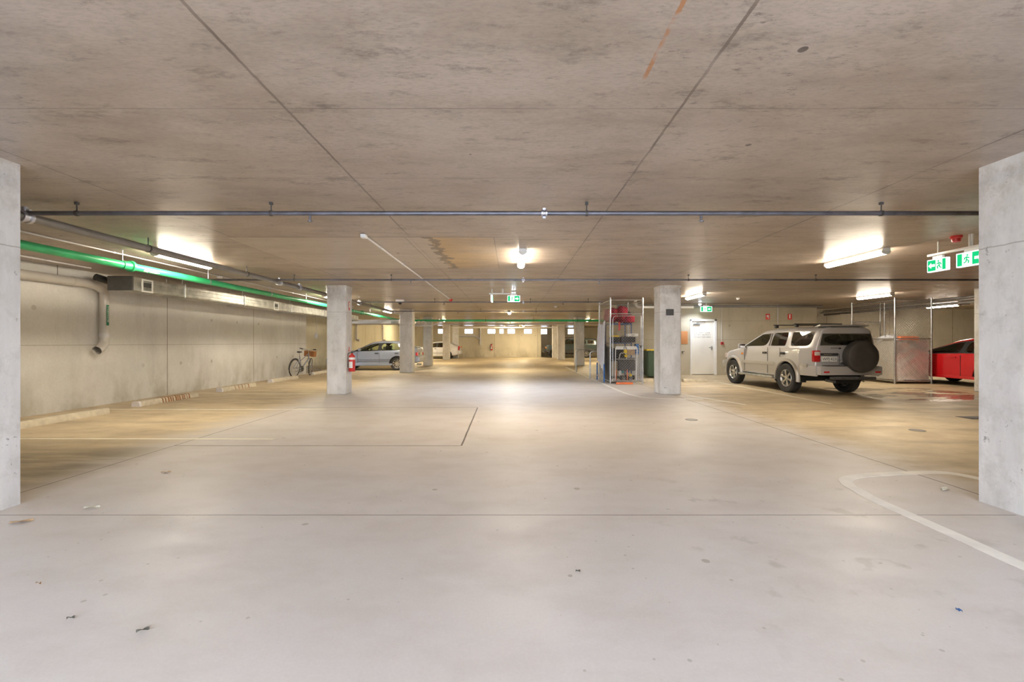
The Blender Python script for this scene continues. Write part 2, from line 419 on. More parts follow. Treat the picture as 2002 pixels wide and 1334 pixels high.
def thing(name, label, cat, loc=(0, 0, 0), rz=0, group=None):
    o = bpy.data.objects.new(name, None); C.objects.link(o); o.empty_display_size = .1
    o.location = loc; o.rotation_euler = (0, 0, rz)
    return tag(o, label, cat, group)
def struct(o): o['kind'] = 'structure'; return o
def dup(root, loc, rz, label, group=None):
    def cp(o, par):
        c = o.copy(); C.objects.link(c); c.parent = par
        for ch in [q for q in C.objects if q.parent == o]: cp(ch, c)
        return c
    r = cp(root, None); r.location = loc; r.rotation_euler = (0, 0, rz); r['label'] = label
    if group: r['group'] = group
    return r
def text_mesh(name, body, size, m, parent, loc, rot, depth=.001, align='CENTER'):
    cu = bpy.data.curves.new('t', 'FONT'); cu.body = body; cu.size = size; cu.extrude = depth
    cu.align_x = align; cu.align_y = 'CENTER'; cu.resolution_u = 3
    o = bpy.data.objects.new('t', cu); C.objects.link(o)
    dg = bpy.context.evaluated_depsgraph_get(); me = bpy.data.meshes.new_from_object(o.evaluated_get(dg))
    bpy.data.objects.remove(o); bpy.data.curves.remove(cu)
    me.materials.clear(); me.materials.append(M[m])
    q = bpy.data.objects.new(name, me); C.objects.link(q); q.parent = parent; q.location = loc; q.rotation_euler = rot
    return q
def ribbon(pts, w, z0, z1):               # flat painted line along a polyline on the floor
    pts = [Vector((p[0], p[1], 0)) for p in pts]; mb = MB(); L = []; R = []
    for i, p in enumerate(pts):
        d = (pts[min(i+1, len(pts)-1)]-pts[max(i-1, 0)]).normalized(); n = Vector((-d.y, d.x, 0))*w/2
        L.append(p+n); R.append(p-n)
    for i in range(len(pts)-1):
        a = [mb.b.verts.new((q.x, q.y, z)) for q in (L[i], L[i+1], R[i+1], R[i]) for z in (z0, z1)]
        mb.b.faces.new((a[1], a[3], a[5], a[7])); mb.b.faces.new((a[0], a[2], a[3], a[1])); mb.b.faces.new((a[4], a[6], a[7], a[5]))
    return mb
def smooth_path(P, n=6):                  # Catmull-Rom through P
    P = [Vector(p) for p in P]; out = []
    for i in range(len(P)-1):
        a = P[max(i-1, 0)]; b = P[i]; c = P[i+1]; d = P[min(i+2, len(P)-1)]
        for k in range(n):
            t = k/n
            out.append(.5*((2*b)+(-a+c)*t+(2*a-5*b+4*c-d)*t*t+(-a+3*b-3*c+d)*t**3))
    out.append(P[-1]); return out

# ------------------------------------------------------------------ the setting
YF = 40.0           # far wall
LW = -8.5           # left wall
def slab(name, x0, x1, y0, y1, z0, z1, m):
    return struct(MB().box(((x0+x1)/2, (y0+y1)/2, (z0+z1)/2), (x1-x0, y1-y0, z1-z0)).build(name, m))
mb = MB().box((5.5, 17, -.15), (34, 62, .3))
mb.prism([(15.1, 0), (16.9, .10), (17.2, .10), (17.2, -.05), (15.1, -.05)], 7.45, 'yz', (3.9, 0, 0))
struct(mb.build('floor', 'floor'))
slab('ceiling', -11, 22, -2.2, 48, CEIL, CEIL+.3, 'ceiling')
slab('wall_left', LW-.3, LW, 3.4, 18.85, 0, CEIL, 'wall_left')
slab('wall_left_rear', -9.6, -9.3, 18.85, YF+.3, 0, CEIL, 'wall_leftrear')
# drive-in passage walls beside the camera
slab('wall_passage_left', -4.45, -3.95, -7, 3.66, 0, CEIL, 'column')
slab('wall_passage_right', 3.83, 4.33, -7, 3.73, 0, CEIL, 'column')
slab('wall_front_left', LW-.3, -4.45, 3.1, 3.4, 0, CEIL, 'wall_left')
slab('wall_front_right', 4.33, 20.5, 3.1, 3.4, 0, CEIL, 'wall_right')
# far wall with high window openings
wins = [(855.6, 866.5), (908, 925), (953, 968.6), (976, 985), (992, 1007), (1024, 1040), (1056, 1070)]
def X(px, d): return (px-1000)*d/890.0
wz0, wz1 = 2.08, 2.50
mb = MB(); xs = [-9.6]
for a, b in wins: xs += [X(a, YF), X(b, YF)]
xe = X(1055, YF)
edge = [w for w in wins if X(w[1], YF) <= xe+.05]
x0 = -9.6; xl = 2.6
mb.box(((x0+xl)/2, YF+.15, wz0/2), (xl-x0, .3, wz0)).box(((x0+xl)/2, YF+.15, (wz1+CEIL)/2), (xl-x0, .3, CEIL-wz1))
prev = x0
for a, b in wins[:-1]:
    A, B = X(a, YF), X(b, YF)
    mb.box(((prev+A)/2, YF+.15, (wz0+wz1)/2), (A-prev, .3, wz1-wz0)); prev = B
mb.box(((prev+xl)/2, YF+.15, (wz0+wz1)/2), (xl-prev, .3, wz1-wz0))
struct(mb.build('wall_far', 'wall_warm'))
YR = 43.5
mb = MB(); A, B, A2, B2 = X(1056, YR), X(1070, YR), X(1110, YR), X(1122, YR)
mb.box(((2.3+14)/2, YR+.15, wz0/2), (11.7, .3, wz0)).box(((2.3+14)/2, YR+.15, (wz1+.12+CEIL)/2), (11.7, .3, CEIL-wz1-.12))
for q0, q1 in ((2.3, A), (B, A2), (B2, 14)): mb.box(((q0+q1)/2, YR+.15, (wz0+wz1+.12)/2), (q1-q0, .3, wz1-wz0+.12))
struct(mb.build('wall_far_recess', 'wall_warm'))
slab('wall_far_return', 2.3, 2.6, YF+.3, YR, 0, CEIL, 'wall_warm')
wn = 0
for a, b, yy, zz in [(w[0], w[1], YF, wz1) for w in wins[:-1]]+[(1056, 1070, YR, wz1+.12), (1110, 1122, YR, wz1+.12)]:
    A, B = X(a, yy), X(b, yy); wn += 1; mb = MB(); f = .035
    for c, d in (((A+f/2, yy+.12, (wz0+zz)/2), (f, .05, zz-wz0)), ((B-f/2, yy+.12, (wz0+zz)/2), (f, .05, zz-wz0)),
                 (((A+B)/2, yy+.12, wz0+f/2), (B-A-2*f, .05, f)), (((A+B)/2, yy+.12, zz-f/2), (B-A-2*f, .05, f))): mb.box(c, d)
    struct(mb.build('window_%d' % wn, 'white'))
slab('wall_right_far', 14.0, 14.3, 20, YR+.3, 0, CEIL, 'wall_right')
# stair core on the right with the fire door
CY = 16.9; dx0, dx1 = X(1349, CY), X(1401, CY); dzb, dzt = .10, 2.16
mb = MB()
mb.box(((3.9+dx0)/2, CY+.15, CEIL/2), (dx0-3.9, .3, CEIL)).box(((dx1+11.34)/2, CY+.15, CEIL/2), (11.34-dx1, .3, CEIL))
mb.box(((dx0+dx1)/2, CY+.15, (dzt+CEIL)/2), (dx1-dx0, .3, CEIL-dzt)).box(((dx0+dx1)/2, CY+.25, 1.1), (dx1-dx0, .1, 2.2))
struct(mb.build('wall_core', 'wall_core'))
slab('wall_core_left', 3.9, 4.2, CY+.3, 18.9, 0, CEIL, 'wall_core')
slab('wall_core_back', 4.2, 11.04, 18.6, 18.9, 0, CEIL, 'wall_core')
slab('wall_core_right', 11.04, 11.34, CY+.3, 20.0, 0, CEIL, 'wall_core')
slab('wall_right_rear', 11.34, 20.8, 19.5, 19.8, 0, CEIL, 'wall_right')
slab('wall_right', 20.5, 20.8, 3.4, 19.5, 0, CEIL, 'wall_right')
# shallow ceiling band on the core wall
# fire door
door = MB().box(((dx0+dx1)/2-.02, CY+.06, (dzb+dzt)/2-.02), (dx1-dx0-.14, .045, dzt-dzb-.08), .004).build('door_1', 'door'); struct(door)
fr = MB(); f = .06
fr.box((dx0+f/2, CY+.04, (dzb+dzt)/2), (f, .14, dzt-dzb), .006).box((dx1-.045, CY+.04, (dzb+dzt)/2), (.09, .14, dzt-dzb), .006)
fr.box(((dx0+dx1)/2, CY+.04, dzt-f/2), (dx1-dx0, .14, f), .006); fr.build('door_frame', 'white', door)
cz = MB().box((dx0+.24, CY+.0, dzt-.17), (.26, .05, .06), .008); cz.build('door_closer', 'galv', door)
MB().box((dx0+.40, CY-.01, dzt-.115), (.34, .02, .018), .004, (0, -.12, 0)).build('closer_arm', 'dark', door)
hd = MB().cyl((dx1-.16, CY+.04, 1.12), (dx1-.16, CY-.03, 1.12), .012).cyl((dx1-.16, CY-.03, 1.12), (dx1-.29, CY-.03, 1.12), .011)
hd.box((dx1-.16, CY+.032, 1.10), (.05, .012, .16), .004); hd.build('door_handle', 'galv', door)
for i, (s_, z_) in enumerate((('FIRE SAFETY DOOR', 1.66), ('DO NOT OBSTRUCT', 1.585), ('DO NOT KEEP OPEN', 1.50))):
    text_mesh('door_lettering', s_, .066, 'text_grey', door, ((dx0+dx1)/2-.02, CY+.036, z_), (PI/2, 0, 0))

# ------------------------------------------------------------------ columns
def column(x0, x1, y0, y1, label, cap=False):
    mb = MB().box(((x0+x1)/2, (y0+y1)/2, CEIL/2), (x1-x0, y1-y0, CEIL), .022, seg=1)
    if cap: mb.box(((x0+x1)/2, (y0+y1)/2, CEIL-.03), (x1-x0+.01, y1-y0+.01, .06), .004)
    return tag(mb.build('concrete_column', 'column'), label, 'column')
column(-4.61, -4.13, 11.34, 11.79, 'pale concrete column with a fire extinguisher on its side', True)
column(-4.80, -4.25, 19.5, 20.0, 'square concrete column standing before the boot of the silver sedan')
column(-4.90, -4.43, 25.2, 25.7, 'yellowish concrete column just past the tail of the silver sedan')
column(-5.14, -4.64, 34.0, 34.5, 'far grey column in front of the white sedan')
column(-4.95, -4.45, 37.9, 38.4, 'farthest left column, touching the white sedan in view')
column(3.71, 4.23, 11.34, 11.86, 'pale column with a black box on its face, by the mesh cage', True)
column(3.55, 4.08, 25.4, 25.9, 'concrete column behind the pale hoop rails')
column(3.46, 4.00, 34.0, 34.5, 'far column hiding the middle of the dark green wagon')
column(3.42, 3.95, 38.0, 38.5, 'farthest right column, at the bonnet of the dark green wagon')
column(12.23, 12.75, 11.53, 12.05, 'concrete column at the tail of the red hatchback')

# ------------------------------------------------------------------ ceiling services
def hanger(mb, x, y, zt, r):                # threaded rod and clamp ring down to a pipe at height zt
    mb.cyl((x, y, zt+r), (x, y, CEIL), .005, 6); mb.box((x, y, CEIL-.012), (.05, .03, .024))
SPR = [(4.63, -4.97, 16, .023), (9.55, -6.6, 16, .020), (14.8, -4.97, 2.98, .019), (19.1, -4.97, 3.8, .019)]
SLAB = ['nearest dark sprinkler pipe running across under the ceiling', 'second sprinkler pipe across, just before the pair of front columns',
        'third sprinkler pipe across, behind the central exit sign', 'fourth sprinkler pipe across, past the central smoke detector']
HEADS = {0: (606, 1371), 1: (803, 1171), 2: (868, 1101), 3: (895, 1048)}
HANG = {0: (530, 1147, 1723, 150), 1: (575, 765, 1346, 1595), 2: (1037, 850, 1150), 3: (1048, 940)}
for i, (d, xa, xb, r) in enumerate(SPR):
    z = CEIL-.115
    rt = thing('sprinkler_pipe', SLAB[i], 'pipe', (0, d, z), 0, 'sprinkler range pipes')
    MB().cyl((xa, 0, 0), (xb, 0, 0), r, 14).build('pipe_run', 'steelpipe', rt)
    for px in ((1064,) if i == 0 else (1023,)):
        q = X(px, d); cp = MB(); cp.lathe([(r, -.03), (r+.012, -.03), (r+.012, -.012), (r+.004, -.008), (r+.004, .008), (r+.012, .012), (r+.012, .03), (r, .03)], (q, 0, 0), 'x', 14)
        cp.box((q, 0, r+.02), (.03, .02, .02)).box((q, 0, -r-.02), (.03, .02, .02))
        cp.build('coupling', 'clamp', rt)
    for px in HANG[i]:
        q = X(px, d); h = MB(); h.cyl((q, 0, r), (q, 0, .115), .006, 8); h.lathe([(r, -.012), (r+.006, -.012), (r+.006, .012), (r, .012)], (q, 0, 0), 'x', 14).box((q, 0, .1), (.03, .03, .025))
        h.build('hanger', 'dark', rt)
    for px in HEADS[i]:
        q = X(px, d); h = MB(); h.cyl((q, 0, -r), (q, 0, -r-.03), .012, 10).cyl((q, 0, -r-.03), (q, 0, -r-.05), .006, 8)
        h.lathe([(0, -.064-r), (.026, -.064-r), (.028, -.056-r), (0, -.05-r)], (q, 0, 0), 'z', 12)
        h.tube([(q-.012, 0, -r-.025), (q-.016, 0, -r-.04), (q-.004, 0, -r-.052)], .002, 5).tube([(q+.012, 0, -r-.025), (q+.016, 0, -r-.04), (q+.004, 0, -r-.052)], .002, 5)
        h.build('sprinkler_head', 'steelpipe', rt)
# main supply pipe, left
rt = thing('main_supply_pipe', 'thick grey pipe running away under the ceiling, left of the centre lane', 'pipe', (-4.95, 0, CEIL-.15))
MB().cyl((0, 4.2, 0), (0, 24.4, 0), .047, 20).build('pipe_run', 'greypipe', rt)
MB().tube([(0, 4.25, 0), (-.0, 3.9, 0), (-.25, 3.6, 0), (-1.2, 3.55, 0)], .03, 14).build('pipe_branch', 'steelpipe', rt)
for y in (4.63, 9.7, 10.6, 14.8, 19.1):
    mb = MB().lathe([(.047, -.05), (.062, -.05), (.062, -.02), (.052, -.01), (.052, .01), (.062, .02), (.062, .05), (.047, .05)], (0, y, 0), 'y', 18)
    mb.cyl((0, y, .0), (0, y, .10), .03, 12).box((.0, y, .065), (.12, .03, .015)); mb.build('coupling', 'clamp', rt)
for y in (6.2, 8.5, 12.3, 16, 18): MB().cyl((0, y, .045), (0, y, .15), .006, 6).lathe([(.047, -.012), (.053, -.012), (.053, .012), (.047, .012)], (0, y, 0), 'y', 16).build('hanger', 'dark', rt)
# green hydrant main
rt = thing('green_hydrant_pipe', 'bright green pipe hung along the left side under the ceiling', 'pipe', (-6.0, 0, 2.50))
MB().tube([(0, 3.5, 0), (0, 24.5, 0), (.08, 24.72, 0), (.3, 24.8, 0), (16.4, 24.8, 0)], .058, 20).build('pipe_run', 'green', rt)
for y in (7.1, 15.2, 18.2):
    MB().lathe([(.055, -.10), (.068, -.10), (.068, .04), (.088, .05), (.088, .09), (.068, .10), (.055, .10)], (0, y, 0), 'y', 20).build('coupling', 'green' if y > 8 else 'green_dk', rt)
for y in (7.02, 9.0, 11.3, 13.3, 15.5, 17.2, 19.3, 21.6):
    MB().cyl((0, y, .055), (0, y, CEIL-2.5), .006, 6).lathe([(.055, -.014), (.062, -.014), (.062, .014), (.055, .014)], (0, y, 0), 'y', 18).build('hanger', 'clamp', rt)
for x in (2.0, 4.6, 7.2, 9.6): MB().cyl((x, 24.8, .055), (x, 24.8, CEIL-2.5), .006, 6).lathe([(.055, -.014), (.062, -.014), (.062, .014), (.055, .014)], (x, 24.8, 0), 'x', 18).build('hanger', 'dark', rt)
for y, s_ in ((7.55, 'FIRE WATER'), (15.9, 'FIRE WATER')):
    q = MB(); q.lathe([(.0565, -.30), (.0565, .30)], (0, y, 0), 'y', 6, math.radians(-55), math.radians(-15)); q.build('pipe_label', 'greenlabel', rt)
    text_mesh('pipe_lettering', s_+' >', .052, 'text_white', rt, (.052, y-.02, -.036), (math.radians(125), 0, PI/2), .002)

# drain pipe on left wall
rt = thing('drain_pipe', 'grey drain pipe along the left wall with a drop and open elbow', 'pipe', (-8.38, 0, 0))
MB().tube([(0, 3.5, 2.47), (0, 9.0, 2.47), (0, 9.22, 2.44), (0, 9.34, 2.36), (0, 9.37, 2.25), (0, 9.37, 1.36), (.02, 9.33, 1.27), (.05, 9.22, 1.18), (.07, 9.12, 1.14)], .083, 22, caps=False).build('pipe_run', ['pvc'], rt)
for y in (5.2, 8.7): MB().lathe([(.083, -.04), (.09, -.04), (.09, .04), (.083, .04)], (0, y, 2.47), 'y', 22).build('pipe_collar', 'pvc', rt)
MB().lathe([(.083, -.04), (.09, -.04), (.09, .04), (.083, .04)], (0, 9.37, 1.45), 'z', 22).build('pipe_collar', 'pvcw', rt)
MB().cyl((0, 8.4, 2.55), (0, 8.4, CEIL), .005, 6).build('hanger', 'dark', rt)
MB().box((.0865, 9.35, 1.86), (.004, .05, .42)).build('pipe_label', 'greenlabel', rt)
text_mesh('pipe_lettering', 'STORMWATER', .05, 'text_white', rt, (.0895, 9.35, 1.88), (PI/2, PI/2, PI/2), .001)
# two drops on the rear left wall
for y, z1, l in ((27.0, 1.42, 'pale drain drop with hooked foot on the yellow rear left wall'), (32.5, 1.45, 'short pale drain drop farther along above the silver sedan roof')):
    rt = thing('drain_drop_pipe', l, 'pipe', (-9.2, y, 0), 0, 'drain drops behind the silver sedan')
    MB().tube([(0, 0, 2.6), (0, 0, z1+.12), (.03, -.02, z1+.03), (.12, -.1, z1), (.25, -.15, z1+.01)], .06, 14).build('pipe_run', 'pvcw', rt)
    MB().lathe([(.06, -.03), (.068, -.03), (.068, .03), (.06, .03)], (0, 0, 2.3), 'z', 14).build('pipe_collar', 'pvc', rt)

# ventilation duct
rt = thing('ventilation_duct', 'long galvanised rectangular air duct along the left wall', 'duct', (-7.63, 0, 2.46))
mb = MB().box((0, 15.45, 0), (.46, 13.1, .26), .004)
y = 9.5                                   # standing ribs of the sheet, upper and lower halves with a shallow fold between them
while y < 21.8:
    mb.box((0, y, .072), (.468, .010, .10)).box((0, y, -.075), (.468, .010, .10)); y += .3
mb.box((0, 15.45, .085), (.472, 13.0, .085), .01).box((0, 15.45, -.08), (.472, 13.0, .08), .01)
mb.build('duct_body', 'duct', rt)
for y in (10.3, 12.6, 15.3, 18.0): MB().box((0, y, 0), (.50, .03, .30)).box((.18, y, .2), (.01, .01, .14)).box((-.18, y, .2), (.01, .01, .14)).build('duct_flange', 'galv', rt)
MB().box((0, 8.88, 0), (.48, .04, .28), .004).build('end_plate', 'dark', rt)
MB().tube([(-.20, 9.3, .05), (-.36, 9.22, .06), (-.46, 9.1, .08), (-.50, 8.9, .12)], .07, 16).build('flexible_connector', 'black', rt)
for y in (9.24, 14.3):
    g = MB(); yy = y
    for c, d in (((.238, yy, .10), (.02, .28, .03)), ((.238, yy, -.13), (.02, .28, .03)), ((.238, yy-.125, -.015), (.02, .03, .2)), ((.238, yy+.125, -.015), (.02, .03, .2))): g.box(c, d, .003)
    gf = g.build('grille_frame', 'white', rt)
    s_ = MB().box((.232, yy, -.015), (.006, .22, .2))
    for k in range(7): s_.box((.237, yy, -.10+k*.029), (.008, .22, .004), 0, (0, .5, 0))
    s_.build('grille', 'dark', gf)
# wide cross duct behind the left columns
rt = thing('cross_duct', 'pale flat duct crossing above the silver sedan', 'duct', (-6.9, 22.6, 2.325))
MB().box((0, 0, 0), (4.1, .5, .2), .03).build('duct_body', 'pvcw', rt)
MB().cyl((1.0, -.27, -.03), (1.35, -.27, -.03), .05, 12).build('access_cap', 'galv', rt)
for x in (-1.2, .3, 1.6): MB().cyl((x, 0, .1), (x, 0, .37), .006, 6).build('hanger', 'dark', rt)
rt = thing('looped_hose_bundle', 'white looped conduit cluster hung above the silver sedan', 'conduit', (-4.95, 23.5, 2.3))
for k in range(5):
    mb = MB(); a = [(-.5+k*.22+.14*math.cos(t), 0.02*k, .10*math.sin(t)) for t in [i*2*PI/12 for i in range(12)]]; mb.tube(a, .022, 7, True).build('conduit_loop', 'pvcw', rt)
MB().cyl((-.9, 0, -.12), (.9, 0, -.14), .035, 10).build('conduit_run', 'pvcw', rt)
MB().cyl((-.8, 0, .1), (-.8, 0, .43), .006, 6).build('hanger', 'dark', rt)
# far pipes and cable tray
tag(MB().cyl((-9.2, 27, 2.39), (10.5, 27, 2.39), .045, 14).build('pale_service_pipe', 'pvcw'), 'long pale pipe crossing just beyond the green cross pipe', 'pipe')
rt = thing('cable_tray', 'white cable tray crossing below the far windows\' top edge', 'cable tray', (-.5, 33.4, 2.43))
mb = MB().box((0, .15, -.03), (7.7, .012, .08)).box((0, -.15, -.03), (7.7, .012, .08))
for k in range(26): mb.box((-3.8+k*.304, 0, -.06), (.03, .3, .012))
mb.build('tray', 'white', rt)
for k in range(7): MB().cyl((-3.3+k*1.1, 0, -.06), (-3.3+k*1.1, 0, .30), .012, 6).build('hanger', 'pvcw', rt)
cb = MB()
for k in range(5): cb.tube(smooth_path([(-3.8, -.1+k*.05, -.04), (-1.5, -.08+k*.04, .0), (1, -.1+k*.05, -.03), (3.8, -.08+k*.045, -.01)], 5), .018, 7)
cb.build('cables', 'dark', rt)
rt = thing('far_drain_pipe', 'cranked white drain pipe on the far wall beside the white sedan', 'pipe', (0, YF-.08, 0))
MB().tube([(-4.78, 0, 2.65), (-4.78, 0, 2.0), (-4.62, 0, 1.86), (-3.2, 0, 1.86), (-2.8, 0, 1.6)], .065, 12).build('pipe_run', 'pvcw', rt)
MB().cyl((-2.74, 0, 2.65), (-2.74, 0, 1.08), .075, 12).build('pipe_drop', 'pvcw', rt)
# thin conduits on the ceiling
def conduit(a, b, r, label, boxes=()):
    rt = thing('electrical_conduit', label, 'conduit', (0, 0, 0))
    MB().cyl(a, b, r, 8).build('conduit_run', 'pvcw', rt)
    for p in boxes: MB().box(p, (.07, .09, .05), .008).build('junction_box', 'white', rt)
    n = max(2, int((Vector(b)-Vector(a)).length/1.4))
    for k in range(n): MB().box(Vector(a).lerp(Vector(b), (k+.5)/n), (r*2.6, .04, r*2.3) if abs(a[2]-b[2]) < .1 else (r*2.6, .02, .04), .002).build('pipe_saddle', 'galv', rt)
    return rt
conduit((-6.22, 3.5, CEIL-.019), (-6.22, 18, CEIL-.019), .011, 'thin pale conduit on the ceiling between grey pipe and green pipe', [(-6.22, 9.7, CEIL-.034)])
conduit((-7.95, 3.5, CEIL-.022), (-7.95, 8.6, CEIL-.022), .014, 'thin conduit on the ceiling leading to the duct end')
cn = conduit((-1.94, 6.0, CEIL-.019), (-2.0, 14.9, CEIL-.019), .013, 'thin white conduit running away on the ceiling left of centre', [(-1.94, 5.98, CEIL-.034)])
conduit((X(1520, CY), CY-.02, .9), (X(1520, CY), CY-.02, CEIL), .014, 'thin dark conduit up the wall behind the silver off-roader')
rt = thing('pipe_rack', 'bundle of grey pipes hung along the ceiling on the far right', 'pipe', (13.3, 0, 2.5))
for k, (dx, dz, r, m_) in enumerate(((0, .13, .035, 'galv'), (.14, .12, .02, 'greypipe'), (-.12, .05, .03, 'galv'), (.05, -.02, .045, 'greypipe'))):
    MB().cyl((dx, 12.6, dz), (dx, 19.4, dz), r, 12).build('pipe_run', m_, rt)
for y in (13.4, 14.6, 15.8, 17.0, 18.2): MB().cyl((.1, y, -.05), (.1, y, .23), .006, 6).box((.02, y, -.07), (.34, .03, .02)).build('hanger', 'galv', rt)
tag(MB().cyl((3.9, CY-.07, CEIL-.09), (11.5, CY-.07, CEIL-.09), .04, 12).build('wall_head_pipe', 'greypipe'), 'grey pipe along the top of the wall above the white door', 'pipe')
rt = thing('waste_pipe_elbow', 'white waste pipe with elbow at the top of the wall, right of the cage', 'pipe', (4.55, 15.4, 0))
MB().tube([(-.35, 0, CEIL), (-.35, 0, 2.62), (-.32, 0, 2.54), (-.25, 0, 2.5), (1.6, 0, 2.5)], .045, 14).build('pipe_run', 'white', rt)
MB().lathe([(.045, -.03), (.06, -.03), (.06, .03), (.045, .03)], (-.35, 0, 2.66), 'z', 14).build('pipe_collar', 'white', rt)

# ------------------------------------------------------------------ lamps
def batten():
    rt = thing('ceiling_light', '', 'light', (0, 0, 0), 0, 'long ceiling batten lights')
    MB().box((0, 0, -.022), (.12, 1.30, .044), .008).build('lamp_housing', 'white', rt)
    mb = MB(); n = 8
    prof = [(.062*math.cos(t), -.044-.055*math.sin(t)) for t in [PI*k/n for k in range(n+1)]]
    mb.prism(prof, 1.24, 'xz', (0, -.62, 0)); mb.build('diffuser', 'lens', rt)
    for s_ in (-1, 1): MB().prism([(a*1.06, b*1.0+(-.044*.0)) for a, b in prof], .03, 'xz', (0, s_*.635-.015, 0)).build('end_cap', 'offwhite', rt)
    return rt
B0 = batten(); first = True
for x, y, lb in ((5.65, 7.5, 'long ceiling light right, nearest to the camera'), (.17, 7.55, 'short-looking ceiling light on the centre line, end-on'),
              (-5.5, 7.65, 'ceiling light on the left beside the green pipe'), (5.5, 13.6, 'ceiling light in front of the white door'),
              (10.85, 13.6, 'ceiling light above the front of the mesh cage at right'), (-5.5, 14.0, 'left ceiling light hidden behind the extinguisher column'),
              (16.3, 17.2, 'lowest ceiling light at far right, above the red hatchback'), (-5.5, 20.1, 'left ceiling light seen above the silver sedan'),
              (-.1, 21.0, 'small centre ceiling light beyond the exit signs'), (4.85, 28.6, 'small far light right, between column and mesh cage'),
              (-4.3, 28.5, 'small far light left near the white sedan'), (-.1, 33.0, 'farthest centre light before the far wall'), (-7.4, 34.5, 'far left light over the white sedan'),
              (1.0, 37.6, 'far light added to brighten the far wall, right of centre'), (7.6, 36.5, 'far right light over the dark green wagon')):  # the lamp nearest the far wall is added out of sight to brighten it
    if first: B0.location = (x, y, CEIL); B0['label'] = lb; first = False
    else:
        q = dup(B0, (x, y, CEIL), 0, lb)
        if y > 20.5:
            for ch in C.objects:
                if ch.parent == q and ch.name.startswith('diffuser'): ch.material_slots[0].link = 'OBJECT'; ch.material_slots[0].material = M['lens_far']

# exit signs
def exit_sign(name, label, loc, rz, arrow, w=.36, h=.18):
    rt = thing(name, label, 'exit sign', loc, rz)
    MB().box((0, 0, -h/2), (w, .05, h), .006).build('sign_box', 'sign_white', rt)
    MB().box((0, 0, .02), (w*.5, .03, .04)).cyl((0, 0, .03), (0, 0, CEIL-loc[2]), .012, 8).build('mount', 'white', rt)
    for s_ in (-1, 1):
        y = s_*.0265; A = arrow
        MB().box((A*w*.25, y, -h/2), (w*.40, .002, h*.84)).build('green_panel', 'sign_green', rt)
        MB().box((-A*w*.37, y, -h/2), (w*.16, .002, h*.84)).build('green_panel', 'sign_green', rt)
        a = [(.05, 0), (.005, .04), (.005, .018), (-.05, .018), (-.05, -.018), (.005, -.018), (.005, -.04)]
        MB().prism([(A*(w*.25+p), q-h/2) for p, q in a], .003*s_, 'xz', (0, y, 0)).build('arrow', 'sign_white', rt)
        # running figure
        fg = MB(); cx = -A*w*.12
        fg.lathe([(0, 0), (.012, 0), (.012, .002), (0, .002)], (cx+A*.006, y+.001*s_, -h/2+.052), 'y', 10)
        for p in (((0, .035), (-.006, -.005)), ((-.006, -.005), (.022, -.022)), ((.022, -.022), (.018, -.055)), ((-.006, -.005), (-.014, -.035)), ((-.014, -.035), (-.04, -.045)), ((0, .03), (.03, .012)), ((0, .03), (-.028, .02)), ((-.028, .02), (-.034, -.002))):
            fg.cyl((cx+A*p[0][0], y+.001*s_, -h/2+p[0][1]), (cx+A*p[1][0], y+.001*s_, -h/2+p[1][1]), .007, 6)
        fg.build('running_figure', 'sign_green', rt)
    return rt
exit_sign('exit_sign', 'green exit sign at right with arrow, farther of the pair', (6.05, 6.45, 2.49), PI/2, 1, .30, .18)
exit_sign('exit_sign', 'green exit sign half hidden by the big right wall', (6.05, 5.97, 2.50), PI/2, -1, .40, .19)
MB_ = MB().box((6.05, 6.2, 2.555), (.05, .8, .03), .004).cyl((6.05, 6.0, 2.56), (6.05, 6.0, CEIL), .02, 10)
tag(MB_.build('sign_bracket', 'white'), 'white ceiling bracket joining the two right exit signs', 'bracket')
exit_sign('exit_sign', 'glowing exit sign on the centre line facing the camera', (.06, 12.1, 2.55), 0, 1, .34, .17)
exit_sign('exit_sign', 'exit sign seen edge on, left of the central one', (-.52, 12.1, 2.55), PI/2, 1, .34, .17)
exit_sign('exit_sign', 'exit sign above the white fire door', (7.1, 16.6, 2.62), 0, 1, .42, .2)
tag(MB().box((-.23, 12.1, 2.60), (.72, .05, .03), .004).cyl((-.23, 12.1, 2.6), (-.23, 12.1, CEIL), .02, 10).build('sign_bracket', 'white'), 'white bracket carrying the two central exit signs', 'bracket')
def emergency(label, loc, power):
    rt = thing('emergency_light', label, 'light', loc)
    MB().lathe([(0, 0), (.07, 0), (.075, -.02), (.06, -.05), (0, -.05)], (0, 0, 0), 'z', 20).build('lamp_housing', 'white', rt)
    MB().lathe([(.05, -.052), (.045, -.075), (.025, -.092), (0, -.096)], (0, 0, 0), 'z', 16).build('lens', 'cool', rt)
    ld = bpy.data.lights.new('emergency_lamp', 'SPOT'); ld.energy = power; ld.color = COOL_COL; ld.shadow_soft_size = .08; ld.spot_size = 2.5; ld.spot_blend = .6
    lo = bpy.data.objects.new('emergency_lamp', ld); C.objects.link(lo); lo.parent = rt; lo.location = (0, 0, -.12)
emergency('small round cool white emergency light under the central exit sign', (.06, 12.6, CEIL), 150)
emergency('small round cool white emergency light by the door exit sign', (6.75, 16.3, CEIL), 45)

